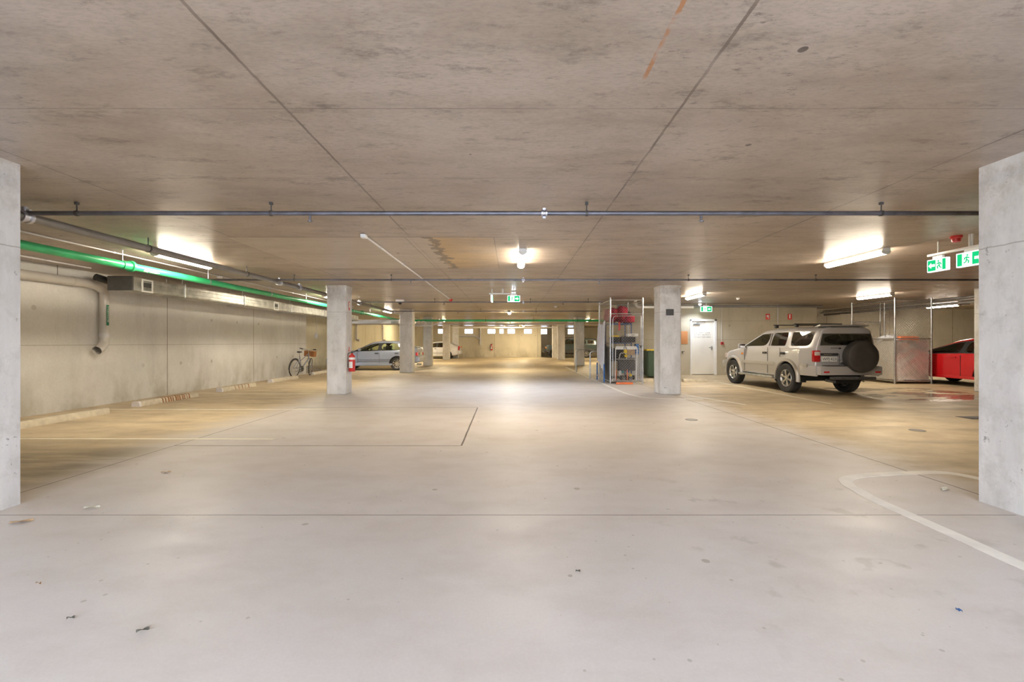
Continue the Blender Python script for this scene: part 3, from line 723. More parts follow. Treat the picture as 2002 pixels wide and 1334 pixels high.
# detectors, sounders, camera
def dome(name, label, cat, loc, m_, r, h):
    return tag(MB().lathe([(0, 0), (r, 0), (r, -h*.3), (r*.8, -h*.45), (r*.7, -h*.9), (r*.5, -h), (0, -h)], (0, 0, 0), 'z', 24).build(name, m_, loc=loc), label, cat)
dome('alarm_sounder', 'red ceiling sounder beside the right exit signs', 'alarm', (5.96, 6.1, CEIL), 'red', .065, .085)
dome('alarm_sounder', 'red ceiling beacon at the end of the long thin conduit', 'alarm', (-2.0, 15.0, CEIL), 'red', .06, .09)
dome('smoke_detector', 'white smoke detector on the ceiling right of the door light', 'detector', (X(1443, 14.6), 14.6, CEIL), 'white', .06, .06)
dome('smoke_detector', 'white smoke detector near the centre, before the far columns', 'detector', (X(1086, 17.9), 17.9, CEIL), 'white', .06, .06)
rt = thing('security_camera', 'security camera in a pale box with dark dome, left of centre', 'camera', (-3.72, 15.2, CEIL))
MB().box((0, 0, -.045), (.27, .16, .09), .012).build('camera_box', 'pvcw', rt)
MB().lathe([(.055, -.09), (.055, -.12), (.035, -.155), (0, -.165)], (0, 0, 0), 'z', 18).build('camera_dome', 'black', rt)
# column and wall fittings
rt = thing('extinguisher_sign', 'red framed fire extinguisher sign high on the left column side', 'sign', (-4.125, 11.57, 0))
MB().prism([(-.045, 2.16), (-.045, 2.34), (.045, 2.34), (.045, 2.16), (0, 2.11)], .004, 'yz').build('sign_plate', 'redsign', rt)
MB().box((.005, 0, 2.25), (.002, .055, .14)).build('sign_face', 'offwhite', rt)
rt = thing('hazard_sign', 'small red triangle sign above the near fire extinguisher', 'sign', (-4.125, 11.57, 0))
MB().prism([(-.06, 1.08), (.06, 1.08), (0, 1.2)], .004, 'yz').build('sign_plate', 'redsign', rt)
MB().prism([(-.028, 1.098), (.028, 1.098), (0, 1.155)], .005, 'yz').build('sign_face', 'offwhite', rt)
MB().box((.002, 0, 1.03), (.004, .03, .03)).build('sign_tab', 'redsign', rt)
def extinguisher(label, loc, s=1.0, rz=0):
    rt = thing('fire_extinguisher', label, 'fire extinguisher', loc, rz, 'fire extinguishers'); rt.scale = (s, s, s)
    MB().lathe([(0, 0), (.07, 0), (.078, .015), (.078, .36), (.07, .40), (.03, .435), (.025, .46), (0, .46)], (0, 0, 0), 'z', 24).build('cylinder_body', 'red', rt)
    MB().lathe([(.0785, .30), (.0785, .355)], (0, 0, 0), 'z', 24).build('white_band', 'white', rt)
    MB().lathe([(.0787, .09), (.0787, .25)], (0, 0, 0), 'z', 12, -1.2-PI/2, -.1-PI/2+.6).build('instruction_label', 'white', rt)
    MB().box((0, 0, .475), (.04, .03, .04), .005).box((.03, 0, .505), (.12, .015, .012), .003).box((.03, 0, .48), (.09, .015, .01), .003).build('handle', 'black', rt)
    MB().tube(smooth_path([(-.02, 0, .475), (-.09, -.02, .45), (-.105, -.03, .33), (-.095, -.03, .16), (-.09, -.03, .1)], 4), [.009]*17+[.009]*0, 8).build('hose', 'black', rt)
    return rt
extinguisher('red fire extinguisher hung on the side of the left front column', (-4.03, 11.5, .57))
extinguisher('tiny distant red extinguisher on the far wall', (X(961, 39.9), 39.905, .62), 1.15)
tag(MB().box((3.94, 11.325, 2.055), (.185, .05, .155), .01).box((3.955, 11.297, 2.055), (.13, .01, .13), .004).build('wall_speaker', 'dark'), 'small black box mounted high on the front right column', 'speaker')
rt = thing('pin_board', 'plain orange brown board on the wall left of the door', 'board', (X(1338, CY), CY-.012, 1.485))
MB().box((0, 0, 0), (.24, .018, .47), .003).build('board_panel', 'cork', rt)
rt = thing('wall_tap', 'small dark tap on the wall below the orange board', 'tap', (X(1333.5, CY), CY-.05, .94))
MB().cyl((0, .05, 0), (0, -.03, 0), .014, 10).cyl((0, -.03, 0), (0, -.03, -.07), .012, 10).build('tap_body', 'dark', rt)
MB().box((.02, -.01, .03), (.10, .02, .02), .004).build('tap_lever', 'black', rt)
rt = thing('call_point', 'red fire call point on the wall between door and off-roader', 'alarm', (X(1411.5, CY), CY-.025, 1.27))
MB().box((0, 0, 0), (.10, .05, .10), .006).build('call_box', 'red', rt)
MB().box((0, -.027, 0), (.05, .004, .05)).build('call_glass', 'black', rt)
MB().cyl((-.02, .0, .05), (-.02, 0, 1.42), .009, 8).build('cable_drop', 'pvcw', rt)
for px, lb, sym in ((1501, 'left red fire hose sign on the wall above the off-roader', 0), (1544, 'right red extinguisher sign on the wall above the off-roader', 1)):
    rt = thing('fire_sign', lb, 'sign', (X(px, CY), CY-.006, 2.26), 0, 'red signs above the off-roader')
    MB().box((0, 0, 0), (.15, .006, .21), .002).build('sign_plate', 'redsign', rt)
    if sym: MB().box((0, -.004, .0), (.04, .003, .13)).box((.0, -.004, .075), (.06, .003, .015)).build('sign_symbol', 'text_white', rt)
    else: MB().lathe([(.018, 0), (.045, 0), (.045, .003), (.018, .003)], (0, -.006, .02), 'y', 16).box((.03, -.004, -.05), (.02, .003, .06)).build('sign_symbol', 'text_white', rt)
rt = thing('switch_box', 'small grey switch box on a cord beyond the bicycle', 'switch', (-9.26, 21.6, 1.62))
MB().box((0, 0, 0), (.08, .14, .24), .01).build('switch_case', 'pvcw', rt); MB().cyl((0, 0, .12), (0, 0, 1.1), .008, 6).build('cable_drop', 'pvcw', rt)

# ------------------------------------------------------------------ floor markings and covers
def paint(name, pts, w, label, m_='line'):
    return tag(ribbon(pts, w, .0005, .0035).build(name, m_), label, 'line marking')
P = [(2.96, -1), (2.97, 1.0), (2.97, 2.6), (2.98, 2.95), (2.99, 3.32), (3.0, 3.75), (3.04, 3.98), (3.08, 4.16), (3.2, 4.34), (3.5, 4.46), (3.9, 4.52), (4.33, 4.53), (4.5, 4.25), (4.62, 4.0)]
paint('white_floor_line', [tuple(p[:2]) for p in smooth_path([(a, b, 0) for a, b in P], 5)], .11, 'white painted curve on the floor by the big right wall')
P = [(2.86, 24), (2.86, 17), (2.88, 14), (2.9, 12), (2.98, 11.2), (3.2, 10.65), (3.6, 10.5), (4.4, 10.45)]
paint('white_floor_line', [tuple(p[:2]) for p in smooth_path([(a, b, 0) for a, b in P], 5)], .09, 'white curved floor line sweeping past the mesh cage')
paint('white_floor_line', [(4.3, 11.2), (4.75, 9.9), (4.9, 9.5)], .08, 'short white floor line at the foot of the front right column')
paint('white_floor_line', [(-8.2, 6.13), (-3.2, 6.13)], .06, 'faint white bay line on the left floor, nearest', 'line_thin')
paint('white_floor_line', [(-7.9, 8.83), (-3.6, 8.83)], .06, 'faint white bay line behind the nearest one on the left', 'line_thin')
paint('white_floor_line', [(-7.9, 11.5), (-4.7, 11.5)], .06, 'faint white bay line left of the extinguisher column', 'line_thin')
paint('white_floor_line', [(6.76, 9.6), (6.76, 16)], .07, 'white bay line beside the wheels of the silver off-roader', 'line_thin')
for x, y, r, lb in ((3.03, 7.66, .10, 'round metal floor cover beside the long dark joint'), (6.0, 6.73, .10, 'round metal floor cover in the yellowish right bay')):
    c = tag(MB().lathe([(0, .004), (r*.85, .004), (r*.86, .002), (r*.9, .005), (r, .005), (r, .0)], (0, 0, 0), 'z', 28).build('floor_cover', 'greypipe', loc=(x, y, 0)), lb, 'floor cover')
tag(MB().box((0, 0, .003), (.5, .3, .006), .002).build('drain_grate', 'dark', loc=(8.05, 7.85, 0)), 'dark drain grate half hidden by the right wall', 'drain')

# wheel stops
def stop(x, y0, y1, label, along='y', rust=None, white=True):
    l = y1-y0; rt = thing('wheel_stop', label, 'wheel stop', (x, (y0+y1)/2, 0) if along == 'y' else ((y0+y1)/2, x, 0), 0 if along == 'y' else -PI/2, 'concrete wheel stops')
    prof = [(-.085, 0), (-.07, .085), (-.05, .105), (.05, .105), (.07, .085), (.085, 0)]
    MB().prism(prof, l, 'xz', (0, -l/2, 0)).build('kerb_block', 'kerb', rt)
    if white: MB().prism([(a*1.01, b*1.01) for a, b in prof], .06, 'xz', (0, -l/2-.005, 0)).build('painted_end', 'kerb_end', rt)
    if rust:
        mb = MB(); random.seed(int(y0*10))
        for k in range(rust):
            q = -l*.15+k*l*.5/rust+random.uniform(-.02, .02); mb.prism([(a*1.015, b*1.012) for a, b in prof], random.uniform(.015, .045), 'xz', (0, q, 0))
        mb.build('rust_scuffs', 'rust', rt)
stop(-7.45, 5.9, 8.35, 'low concrete wheel stop at the left wall, nearest', rust=None, white=False)
stop(-7.6, 9.2, 10.95, 'wheel stop with rusty scuffs and a white end', rust=12)
stop(-7.68, 11.95, 13.55, 'wheel stop with a few brown scuffs, third along the wall', rust=5)
stop(-7.8, 14.7, 16.5, 'clean pale wheel stop right before the bicycle')
stop(-8.0, 18.25, 20.2, 'wheel stop beside the brown mound, farthest on the left')
stop(15.0, 5.65, 6.4, 'short wheel stop in front of the white door', 'x', white=False)
stop(15.1, 4.2, 4.68, 'pale wheel stop between cage and front right column', 'x', white=False)
mb = MB(); mb.grid(lambda u, v: Vector((-8.9+(v-.5)*.55, 20.1+(u-.5)*1.5, max(0, .30*math.sin(PI*u)**.7*math.sin(PI*v)**.6))), 20, 12)
tag(mb.build('hessian_mound', 'earth'), 'low rounded brown mound against the wall beyond the bicycle', 'mound')
# litter on the floor
def litter(px, py, s, m_, label, cat='leaf', rz=0):
    d = 1157/(py-670); mb = MB()
    mb.grid(lambda u, v: Vector(((u-.5)*s*2.2, (v-.5)*s*(math.sin(PI*u)*.8+.2), .004+.012*abs(math.sin(3*u+2*v)))), 8, 4)
    o = mb.build('dry_leaf' if cat == 'leaf' else 'paper_scrap', m_, loc=(X(px, d), d, 0)); o.rotation_euler = (0, 0, rz); return tag(o, label, cat)
litter(279, 1236, .022, 'leaf', 'dark crumpled leaf on the floor, lower left', rz=.5)
litter(138, 1212, .014, 'leaf', 'small dark leaf at far lower left', rz=.4)
litter(75, 1144, .013, 'rust', 'brown leaf near the left edge of the floor')
litter(180, 994, .05, 'paper', 'pale scrap lying near the base of the left wall end', 'paper', .2)
litter(42, 1022, .06, 'card', 'tan curled leaf at the base of the left wall end', rz=.4)
litter(325, 925, .04, 'card', 'tan leaf on the floor right of the dark shaded bay', rz=.3)
litter(1847, 958, .05, 'paper', 'pale curled scrap inside the white curve', 'paper', .5)
litter(1875, 1197, .012, 'blue', 'tiny blue scrap on the floor at lower right', 'paper', 1.9)
litter(1130, 1120, .012, 'leaf', 'dark speck of leaf right of centre on the floor', rz=0)

# ------------------------------------------------------------------ cars
def interp(tab, x):
    if x >= tab[0][0]: return tab[0][1]
    for (a, u), (b, v) in zip(tab, tab[1:]):
        if a >= x >= b: return u+(v-u)*((x-a)/(b-a) if b != a else 0)
    return tab[-1][1]
def sub(o, lv=2):
    md = o.modifiers.new('subdivision', 'SUBSURF'); md.levels = lv; md.render_levels = lv; return o
def wheel(parent, x, y, r, w, side, spokes=6, rim=.62, style='spoke'):
    """tyre part with rim sub-part; side +1 = outer face towards +y"""
    h = w/2
    t = MB().lathe([(r*rim, -h*.75), (r*.80, -h*.98), (r*.93, -h), (r*.985, -h*.86), (r, -h*.6), (r, h*.6), (r*.985, h*.86), (r*.93, h), (r*.80, h*.98), (r*rim, h*.75)], (0, 0, 0), 'y', 40)
    for k in range(40):
        a = 2*PI*k/40
        for s_ in (-1, 1): t.box((math.cos(a+s_*.03)*r*.998, s_*h*.38, math.sin(a+s_*.03)*r*.998), (.014, h*.6, .03), 0, (0, -a, 0))
    ty = t.build('tyre', 'rubber', parent); ty.location = (x, y, r)
    R = r*rim; f = side*h*.7
    q = MB().lathe([(R, -h*.8), (R*1.02, -h*.7), (R*.93, -h*.4), (R*.93, h*.3), (R*1.02, h*.72), (R*.985, h*.82), (R*.93, h*.7), (R*.90, h*.2), (R*.90, -h*.4)] if side > 0 else
                   [(R, h*.8), (R*1.02, h*.7), (R*.93, h*.4), (R*.93, -h*.3), (R*1.02, -h*.72), (R*.985, -h*.82), (R*.93, -h*.7), (R*.90, -h*.2), (R*.90, h*.4)], (0, 0, 0), 'y', 36)
    q.lathe([(0, f*.98), (R*.17, f*.98), (R*.2, f*.85), (R*.22, f*.3)], (0, 0, 0), 'y', 20)
    for k in range(spokes):
        a = 2*PI*k/spokes+.3; tb = bmesh.new(); bmesh.ops.create_cube(tb, size=1)
        wd = R*.20 if spokes > 5 else R*.27
        for v in tb.verts:
            rr = R*.12 if v.co.x < 0 else R*.95; ww = wd*(1.0 if v.co.x < 0 else 1.25 if style == 'spoke' else .8)
            v.co = Vector((rr, v.co.y*.03+f*(.78 if v.co.x < 0 else .86), v.co.z*ww))
        bmesh.ops.bevel(tb, geom=tb.edges[:], offset=.006, segments=1, affect='EDGES'); tb.transform(Matrix.Rotation(-a, 4, 'Y')); q.join(tb)
    rm = q.build('rim', 'alloy', ty)
    MB().lathe([(0, f*.05), (R*.88, f*.05), (R*.88, -f*.1), (0, -f*.1)], (0, 0, 0), 'y', 24).build('brake_disc', 'dark', ty)
    return ty
def seatpair(par, x, belt, wid, m='seat', n=2):
    for s_ in ((-1, 1) if n == 2 else (0,)):
        w = .48 if n == 2 else wid*1.5; y = s_*.36
        MB().box((x+.25, y, .52), (.5, w, .16), .05).box((x-.06, y, .82), (.14, w, .58), .05, (0, -.2, 0)).build('car_seat', m, par)
        if n == 2: MB().box((x-.16, y, belt+.14), (.09, .25, .17), .04, (0, -.15, 0)).build('headrest', m, par)
def car(name, label, cat, loc, rz, sp):
    rt = thing(name, label, cat, loc, rz)
    wx = sp['wheels']; r = sp['r']; ra = sp['ra']; clr = sp['clear']
    ex = set(sp['xs']);
    for a, b in sp['win']: ex |= {a, b}
    ex |= {sp['ws'][0], sp['ws'][1]}
    if sp.get('rs'): ex |= set(sp['rs'])
    for c in wx:
        ex = {e for e in ex if abs(e-c) > ra+.05 or e in sp['keep']}
        for k in range(9):
            t = PI*k/8; ex.add(round(c+ra*math.cos(t), 4))
        ex |= {c+ra+.025, c-ra-.025}
    xs = sorted(ex, reverse=True)
    ys = []
    for x in xs:                         # drop near duplicates
        if ys and abs(ys[-1]-x) < .02 and not (x in sp['keep']): continue
        ys.append(x)
    xs = ys
    b = bmesh.new(); rows = []
    def zb(x):
        z = interp(sp['zb'], x)
        for c in wx:
            if abs(x-c) <= ra+1e-3: z = max(z, r+math.sqrt(max(0, ra*ra-(x-c)**2)))
        return z
    for x in xs:
        z0 = zb(x); bz = interp(sp['belt'], x); tz = interp(sp['top'], x); ww = interp(sp['w'], x); wr = interp(sp['wr'], x)
        g = min(1, max(0, (tz-bz-.07)/.33)); L = lambda p, q: p+(q-p)*g
        low = z0 < .5
        zm = max(z0+.06, sp['mid']) if low else z0+.05
        zm = min(zm, bz-.05)
        zl = (z0+.09) if low else z0+.02
        pts = [(0, z0), (ww-.12, z0), (ww-.015, z0+.005), (ww, zl), (ww+.004, zm), (ww-.012, bz-.04), (ww-.035, bz),
               (L(ww-.09, wr+.035), L(tz-.03, tz-.10)), (L(ww*.80, wr-.05), L(tz-.008, tz-.022)), (L(ww*.45, wr*.55), L(tz, tz-.003)), (0, tz)]
        rows.append([[b.verts.new((x, s_*p, q)) for p, q in pts] for s_ in (1, -1)])
    N = 11; tags = {}
    def face(vs, key=None, mi=0):
        try: f = b.faces.new(vs)
        except ValueError: return
        f.material_index = mi
        if key: tags.setdefault(key, []).append(f)
    for i in range(len(xs)-1):
        xm = (xs[i]+xs[i+1])/2
        for s_ in (0, 1):
            A, B = rows[i][s_], rows[i+1][s_]
            for j in range(N-1):
                key = None
                pil = False
                if j == 6:
                    pil = any(a[1] > xm > b_[0] for a, b_ in zip(sp['win'], sp['win'][1:])) and (sp.get('frame') or xm > .5)
                    for k, (p, q) in enumerate(sp['win']):
                        if p >= xm >= q: key = ('side_window', s_, k)
                if j in (7, 8, 9) and sp['ws'][0] >= xm >= sp['ws'][1]: key = ('windscreen', 0, 0)
                if sp.get('rs') and j in (7, 8, 9) and sp['rs'][0] >= xm >= sp['rs'][1]: key = ('rear_window', 0, 0)
                face((A[j], A[j+1], B[j+1], B[j]), key, 3 if pil or (key and key[0] == 'side_window' and sp.get('frame')) else 1 if j in (0, 1) else (2 if sp.get('two') and j in (2, 3) else 0))
    for i in (0, len(xs)-1):
        A, B = rows[i]
        for j in range(N-1):
            key = ('rear_window', 0, 0) if (i and sp.get('hatch') and j == 6) else None
            face((A[j], A[j+1], B[j+1], B[j]), key, 2 if sp.get('two') and j in (2, 3) else 0)
    bmesh.ops.remove_doubles(b, verts=b.verts[:], dist=1e-4)
    bmesh.ops.recalc_face_normals(b, faces=b.faces[:])
    cl = b.edges.layers.float.new('crease_edge')
    for e in b.edges:
        if len(e.link_faces) == 2 and len({f.material_index for f in e.link_faces}) > 1: e[cl] = .8
    gl = []; bl = []
    for key, fs in list(tags.items()):
        fs = [f for f in fs if f.is_valid]
        if not fs: continue
        bmesh.ops.inset_region(b, faces=fs, thickness=sp.get('inset', .03) if key[0] == 'side_window' else .045, use_even_offset=True)
        g2 = bmesh.new(); vm = {}
        for f in fs:
            g2.faces.new([vm.setdefault(v, g2.verts.new(v.co)) if v not in vm else vm[v] for v in f.verts])
        gl.append((key[0], g2))
        bmesh.ops.delete(b, geom=fs, context='FACES')
    for e in b.edges:
        if len(e.link_faces) == 1: e[cl] = .65
    me = bpy.data.meshes.new('body')
    for f in b.faces: f.smooth = True
    b.to_mesh(me); b.free(); o = bpy.data.objects.new('body_shell', me); C.objects.link(o); o.parent = rt
    for q in (sp['paint'], 'under', sp.get('two') or sp['paint'], 'black'): me.materials.append(M[q])
    sub(o)
    for nm, g2 in gl:
        for v in [v for v in g2.verts if not v.link_faces]: g2.verts.remove(v)
        me = bpy.data.meshes.new(nm)
        for f in g2.faces: f.smooth = True
        bmesh.ops.recalc_face_normals(g2, faces=g2.faces[:])
        c2 = g2.edges.layers.float.new('crease_edge')
        for e in g2.edges:
            if len(e.link_faces) == 1: e[c2] = .65
        g2.to_mesh(me); g2.free(); q = bpy.data.objects.new(nm, me); C.objects.link(q); q.parent = rt; me.materials.append(M[sp['glass']]); sub(q)
    ty = sp['track']
    for c in wx:
        for s_ in (1, -1): wheel(rt, c, s_*ty, r, sp.get('tw', .2), s_, sp.get('spokes', 6), sp.get('rim', .64))
    zf = sp['clear']+.12
    MB().box(((xs[0]+xs[-1])/2, 0, zf), (xs[0]-xs[-1]-1.1, 1.3, .06)).box(((wx[0]+wx[1])/2, 0, .34), (wx[0]-wx[1]+.1, .07, .07)).cyl((wx[0], -ty+.1, r), (wx[0], ty-.1, r), .04, 8).cyl((wx[1], -ty+.1, r), (wx[1], ty-.1, r), .05, 8).build('chassis', 'under', rt)
    return rt

# --- silver off-roader ------------------------------------------------------
sp = dict(wheels=(2.675, 0.0), r=.375, ra=.45, clear=.30, track=.755, tw=.235, spokes=6, rim=.60, mid=.76, glass='glass_dark', paint='silver', two='silver_low',
    xs=[3.42, 3.36, 3.2, 2.05, 1.45, 1.3, .6, -.55, -.90, -.97, -1.0], keep=(2.3, 1.35, .86, .80, .07, -.03, -.86), inset=.035,
    zb=[(3.42, .50), (3.2, .44), (2.2, .40), (.5, .40), (-.5, .50), (-1.0, .56)],
    belt=[(3.42, .90), (3.3, .97), (3.1, 1.02), (2.3, 1.13), (2.0, 1.165), (.8, 1.175), (-1.0, 1.185)],
    top=[(3.42, .92), (3.3, 1.01), (3.1, 1.06), (2.3, 1.20), (1.35, 1.665), (1.0, 1.695), (0, 1.71), (-.9, 1.69), (-1.0, 1.66)],
    w=[(3.42, .66), (3.3, .74), (3.1, .79), (2.6, .815), (1, .83), (-.5, .82), (-.85, .785), (-1.0, .745)],
    wr=[(3.42, .62), (2.3, .68), (1.35, .62), (0, .64), (-.8, .615), (-1.0, .59)],
    win=[(2.3, .86), (.80, .07), (-.03, -.86)], ws=(2.3, 1.35), hatch=True)
suv = car('off_roader', 'silver two-tone off-roader with a dark covered spare wheel on its tail', 'car', (8.02, 11.93, 0), PI/2+math.radians(1.6), sp)
def arch(x, rt, m, r0, r1, y, wd, s_):
    mb = MB(); mb.lathe([(r0, 0), (r0, s_*wd*.8), (r0+.015, s_*wd), (r1-.03, s_*wd*.9), (r1, s_*wd*.3), (r1, 0)], (x, y, .375), 'y', 20, math.radians(-8), math.radians(188))
    return mb.build('wheel_arch_flare', m, rt)
for c in (2.675, 0):
    for s_ in (1, -1): arch(c, suv, 'silver_low', .435, .515, s_*.80, .075, s_)
    MB().lathe([(.445, -.80), (.445, .80)], (c, 0, .375), 'y', 20, math.radians(-5), math.radians(185)).build('wheel_well', 'under', suv)
for s_ in (1, -1):
    MB().box((1.34, s_*.86, .36), (1.75, .14, .05), .02).box((1.34, s_*.86, .385), (1.6, .11, .012)).build('side_step', 'galv', suv)
    MB().box((1.34, s_*.80, .37), (1.6, .05, .03)).build('step_bracket', 'black', suv)
    MB().box((1.34, s_*.829, .73), (1.62, .024, .10), .010).build('side_moulding', 'silver_low', suv)
    MB().box((-.66, s_*.815, .73), (.24, .024, .08), .010).build('side_moulding', 'silver_low', suv)
    for x in (.98, .16):
        MB().box((x, s_*.838, 1.015), (.16, .03, .035), .01).box((x, s_*.835, 1.015), (.20, .008, .06), .003).build('door_handle', 'black' if x < .5 else 'dark', suv)
    sm = MB()
    for x, z0, z1 in ((.83, .45, 1.165), (2.02, .45, 1.12)): sm.box((x, s_*.834, (z0+z1)/2), (.008, .008, z1-z0))
    sm.box((.27, s_*.834, 1.04), (.008, .008, .24), 0); sm.build('door_seam', 'black', suv)
    MB().box((1.98, s_*.95, 1.2), (.10, .20, .15), .04).build('mirror', 'silver', suv)
    MB().box((1.925, s_*.95, 1.2), (.01, .16, .11), .004).build('mirror_glass', 'chrome', suv)
    MB().box((2.0, s_*.84, 1.165), (.06, .10, .03), .008).build('mirror_stalk', 'black', suv)
    MB().box((2.16, s_*.832, .965), (.09, .02, .05), .008).build('side_indicator', 'tail_amber', suv)
    tl = MB().box((-.955, s_*.715, .97), (.10, .16, .28), .025).build('tail_light', 'tail_red', suv)
    MB().box((-.975, s_*.72, 1.035), (.09, .13, .10), .02).build('clear_lens', 'tail_clear', tl)
    MB().box((-.40, s_*.69, .42), (.02, .22, .26), .005).build('mud_flap', 'black', suv)
    MB().box((3.36, s_*.60, .88), (.08, .3, .16), .03).build('headlight', 'tail_clear', suv)
MB().box((3.42, 0, .60), (.24, 1.56, .26), .06).build('front_bumper', 'silver_low', suv)
MB().box((3.545, 0, .60), (.03, 1.2, .16), .012).build('bumper_insert', 'black', suv)
mb = MB().box((-1.05, 0, .63), (.24, 1.50, .22), .045)
for s_ in (1, -1): mb.box((-.78, s_*.775, .61), (.52, .075, .25), .03, (0, 0, s_*.10))
rbp = mb.build('rear_bumper', 'silver', suv)
MB().box((-1.05, 0, .745), (.2, 1.2, .02), .005).build('bumper_step', 'dark', rbp)
for s_ in (1, -1): MB().box((-1.182, s_*.62, .60), (.012, .13, .035), .004).build('reflector', 'tail_red', rbp)
MB().box((-1.22, .02, .46), (.10, 1.05, .07), .01).box((-1.29, -.02, .47), (.16, .06, .06), .01).cyl((-1.0, .5, .40), (-1.28, .5, .38), .035, 12).build('tow_bar', 'dark', suv)
MB().box((-.6, -.2, .40), (.5, .6, .2), .06).build('fuel_tank', 'under', suv)
MB().box((-.85, 0, 1.70), (.20, 1.22, .04), .015, (0, .18, 0)).build('roof_spoiler', 'silver_low', suv)
MB().box((-.955, 0, 1.68), (.02, .7, .014), .004).build('spoiler_lamp', 'dark', suv)
# rear hatch details
MB().box((-1.008, .43, .90), (.012, .37, .125), .003).build('number_plate', 'plate', suv)
text_mesh('plate_lettering', 'WPJ\u00b7423', .096, 'text_black', suv, (-1.0155, .43, .90), (PI/2, 0, -PI/2), .001)
MB().box((-1.015, .43, 1.015), (.03, .42, .06), .01).build('plate_lamp_bar', 'black', suv)
MB().box((-1.033, .43, 1.015), (.008, .32, .022), .003).build('garnish', 'chrome', suv)
MB().box((-1.003, .02, .88), (.01, 1.30, .008)).box((-1.003, .18, .85), (.01, .006, .36)).build('hatch_seam', 'dark', suv)
MB().cyl((-1.01, .18, 1.16), (-1.03, .18, 1.16), .02, 10).box((-1.03, .28, 1.165), (.01, .26, .012), .003, (.0, 0, 0)).build('rear_wiper', 'black', suv)
cv = MB().lathe([(0, -.115), (.20, -.118), (.33, -.112), (.365, -.09), (.375, -.05), (.375, .09), (.36, .12), (.2, .125), (0, .125)], (-1.20, -.19, .965), 'x', 44)
cvo = cv.build('spare_wheel_cover', 'cover', suv)
MB().lathe([(.376, -.04), (.381, -.035), (.381, -.02), (.376, -.015)], (-1.20, -.19, .965), 'x', 44).build('cover_hem', 'black', cvo)
MB().box((-1.07, -.15, .95), (.15, .36, .12), .02).cyl((-1.0, .15, .78), (-1.1, .05, .9), .02, 8).build('spare_wheel_carrier', 'dark', suv)
# roof bars
for x in (.85, 0.0):
    MB().box((x, 0, 1.785), (.07, 1.28, .026), .011).build('roof_bar', 'black', suv)
    for s_ in (1, -1): MB().box((x, s_*.56, 1.74), (.10, .07, .075), .015).build('roof_bar_foot', 'black', suv)
seatpair(suv, 1.05, 1.17, .6); seatpair(suv, .15, 1.17, .6)
MB().box((1.95, 0, 1.0), (.35, 1.35, .2), .06).build('dashboard', 'dark', suv)
MB().lathe([(.17, -.012), (.19, 0), (.17, .012), (.155, 0)], (0, 0, 0), 'x', 20).build('steering_wheel', 'black', suv, loc=(1.62, -.36, 1.14))
MB().box((-.45, 0, .80), (.9, 1.3, .5), .05).build('luggage_floor', 'seat', suv)
rt = tag(MB().grid(lambda u, v: Vector(((u-.5)*.05+.02*math.sin(9*v), (u-.5)*.34+.05*math.sin(5*v), (v-.5)*.30)), 6, 8).grid(lambda u, v: Vector(((u-.5)*.05+.05, (u-.5)*.34, (v-.5)*.30)), 6, 8).build('red_jersey', 'red', loc=(7.62, 12.75, 1.40)), 'red jersey hanging inside the rear side window of the silver off-roader', 'clothing')
mb = MB(); mb.b.verts.ensure_lookup_table(); bmesh.ops.create_icosphere(mb.b, subdivisions=3, radius=.12)
for v in mb.b.verts: v.co = Vector((v.co.x*1.3, v.co.y*.9, v.co.z*.8+.02*math.sin(20*v.co.x)))
tag(mb.build('soft_toy', 'card', loc=(8.05, 11.3, 1.17)), 'pale patched soft bundle behind the rear glass of the off-roader', 'toy')

# --- blue silver sedan ------------------------------------------------------
def sedan_spec(**k):
    d = dict(wheels=(2.52, 0.0), r=.31, ra=.345, clear=.20, track=.735, tw=.195, spokes=10, rim=.68, mid=.60, glass='glass_green', paint='silverblue', frame=True,
    xs=[3.30, 3.24, 3.05, 1.75, 1.0, .1, -.05, -.55, -.80, -.90, -.94], keep=(2.0, 1.22, .86, .79, -.22, -.18, -.62), inset=.028,
    zb=[(3.3, .32), (3.1, .22), (2.2, .20), (.4, .20), (-.4, .24), (-.94, .36)],
    belt=[(3.3, .58), (3.2, .66), (3.0, .72), (2.2, .85), (1.8, .89), (.8, .91), (-.2, .93), (-.94, .90)],
    top=[(3.3, .60), (3.2, .69), (3.0, .76), (2.0, .95), (1.22, 1.33), (.8, 1.385), (.2, 1.385), (-.18, 1.34), (-.62, 1.06), (-.90, 1.03), (-.94, .95)],
    w=[(3.3, .58), (3.2, .70), (2.9, .79), (2.3, .83), (.5, .845), (-.5, .83), (-.85, .78), (-.94, .68)],
    wr=[(3.3, .55), (2.0, .66), (1.22, .56), (.2, .58), (-.3, .57), (-.94, .6)],
    win=[(2.0, .86), (.79, -.22)], ws=(2.0, 1.22), rs=(-.18, -.62)); d.update(k); return d
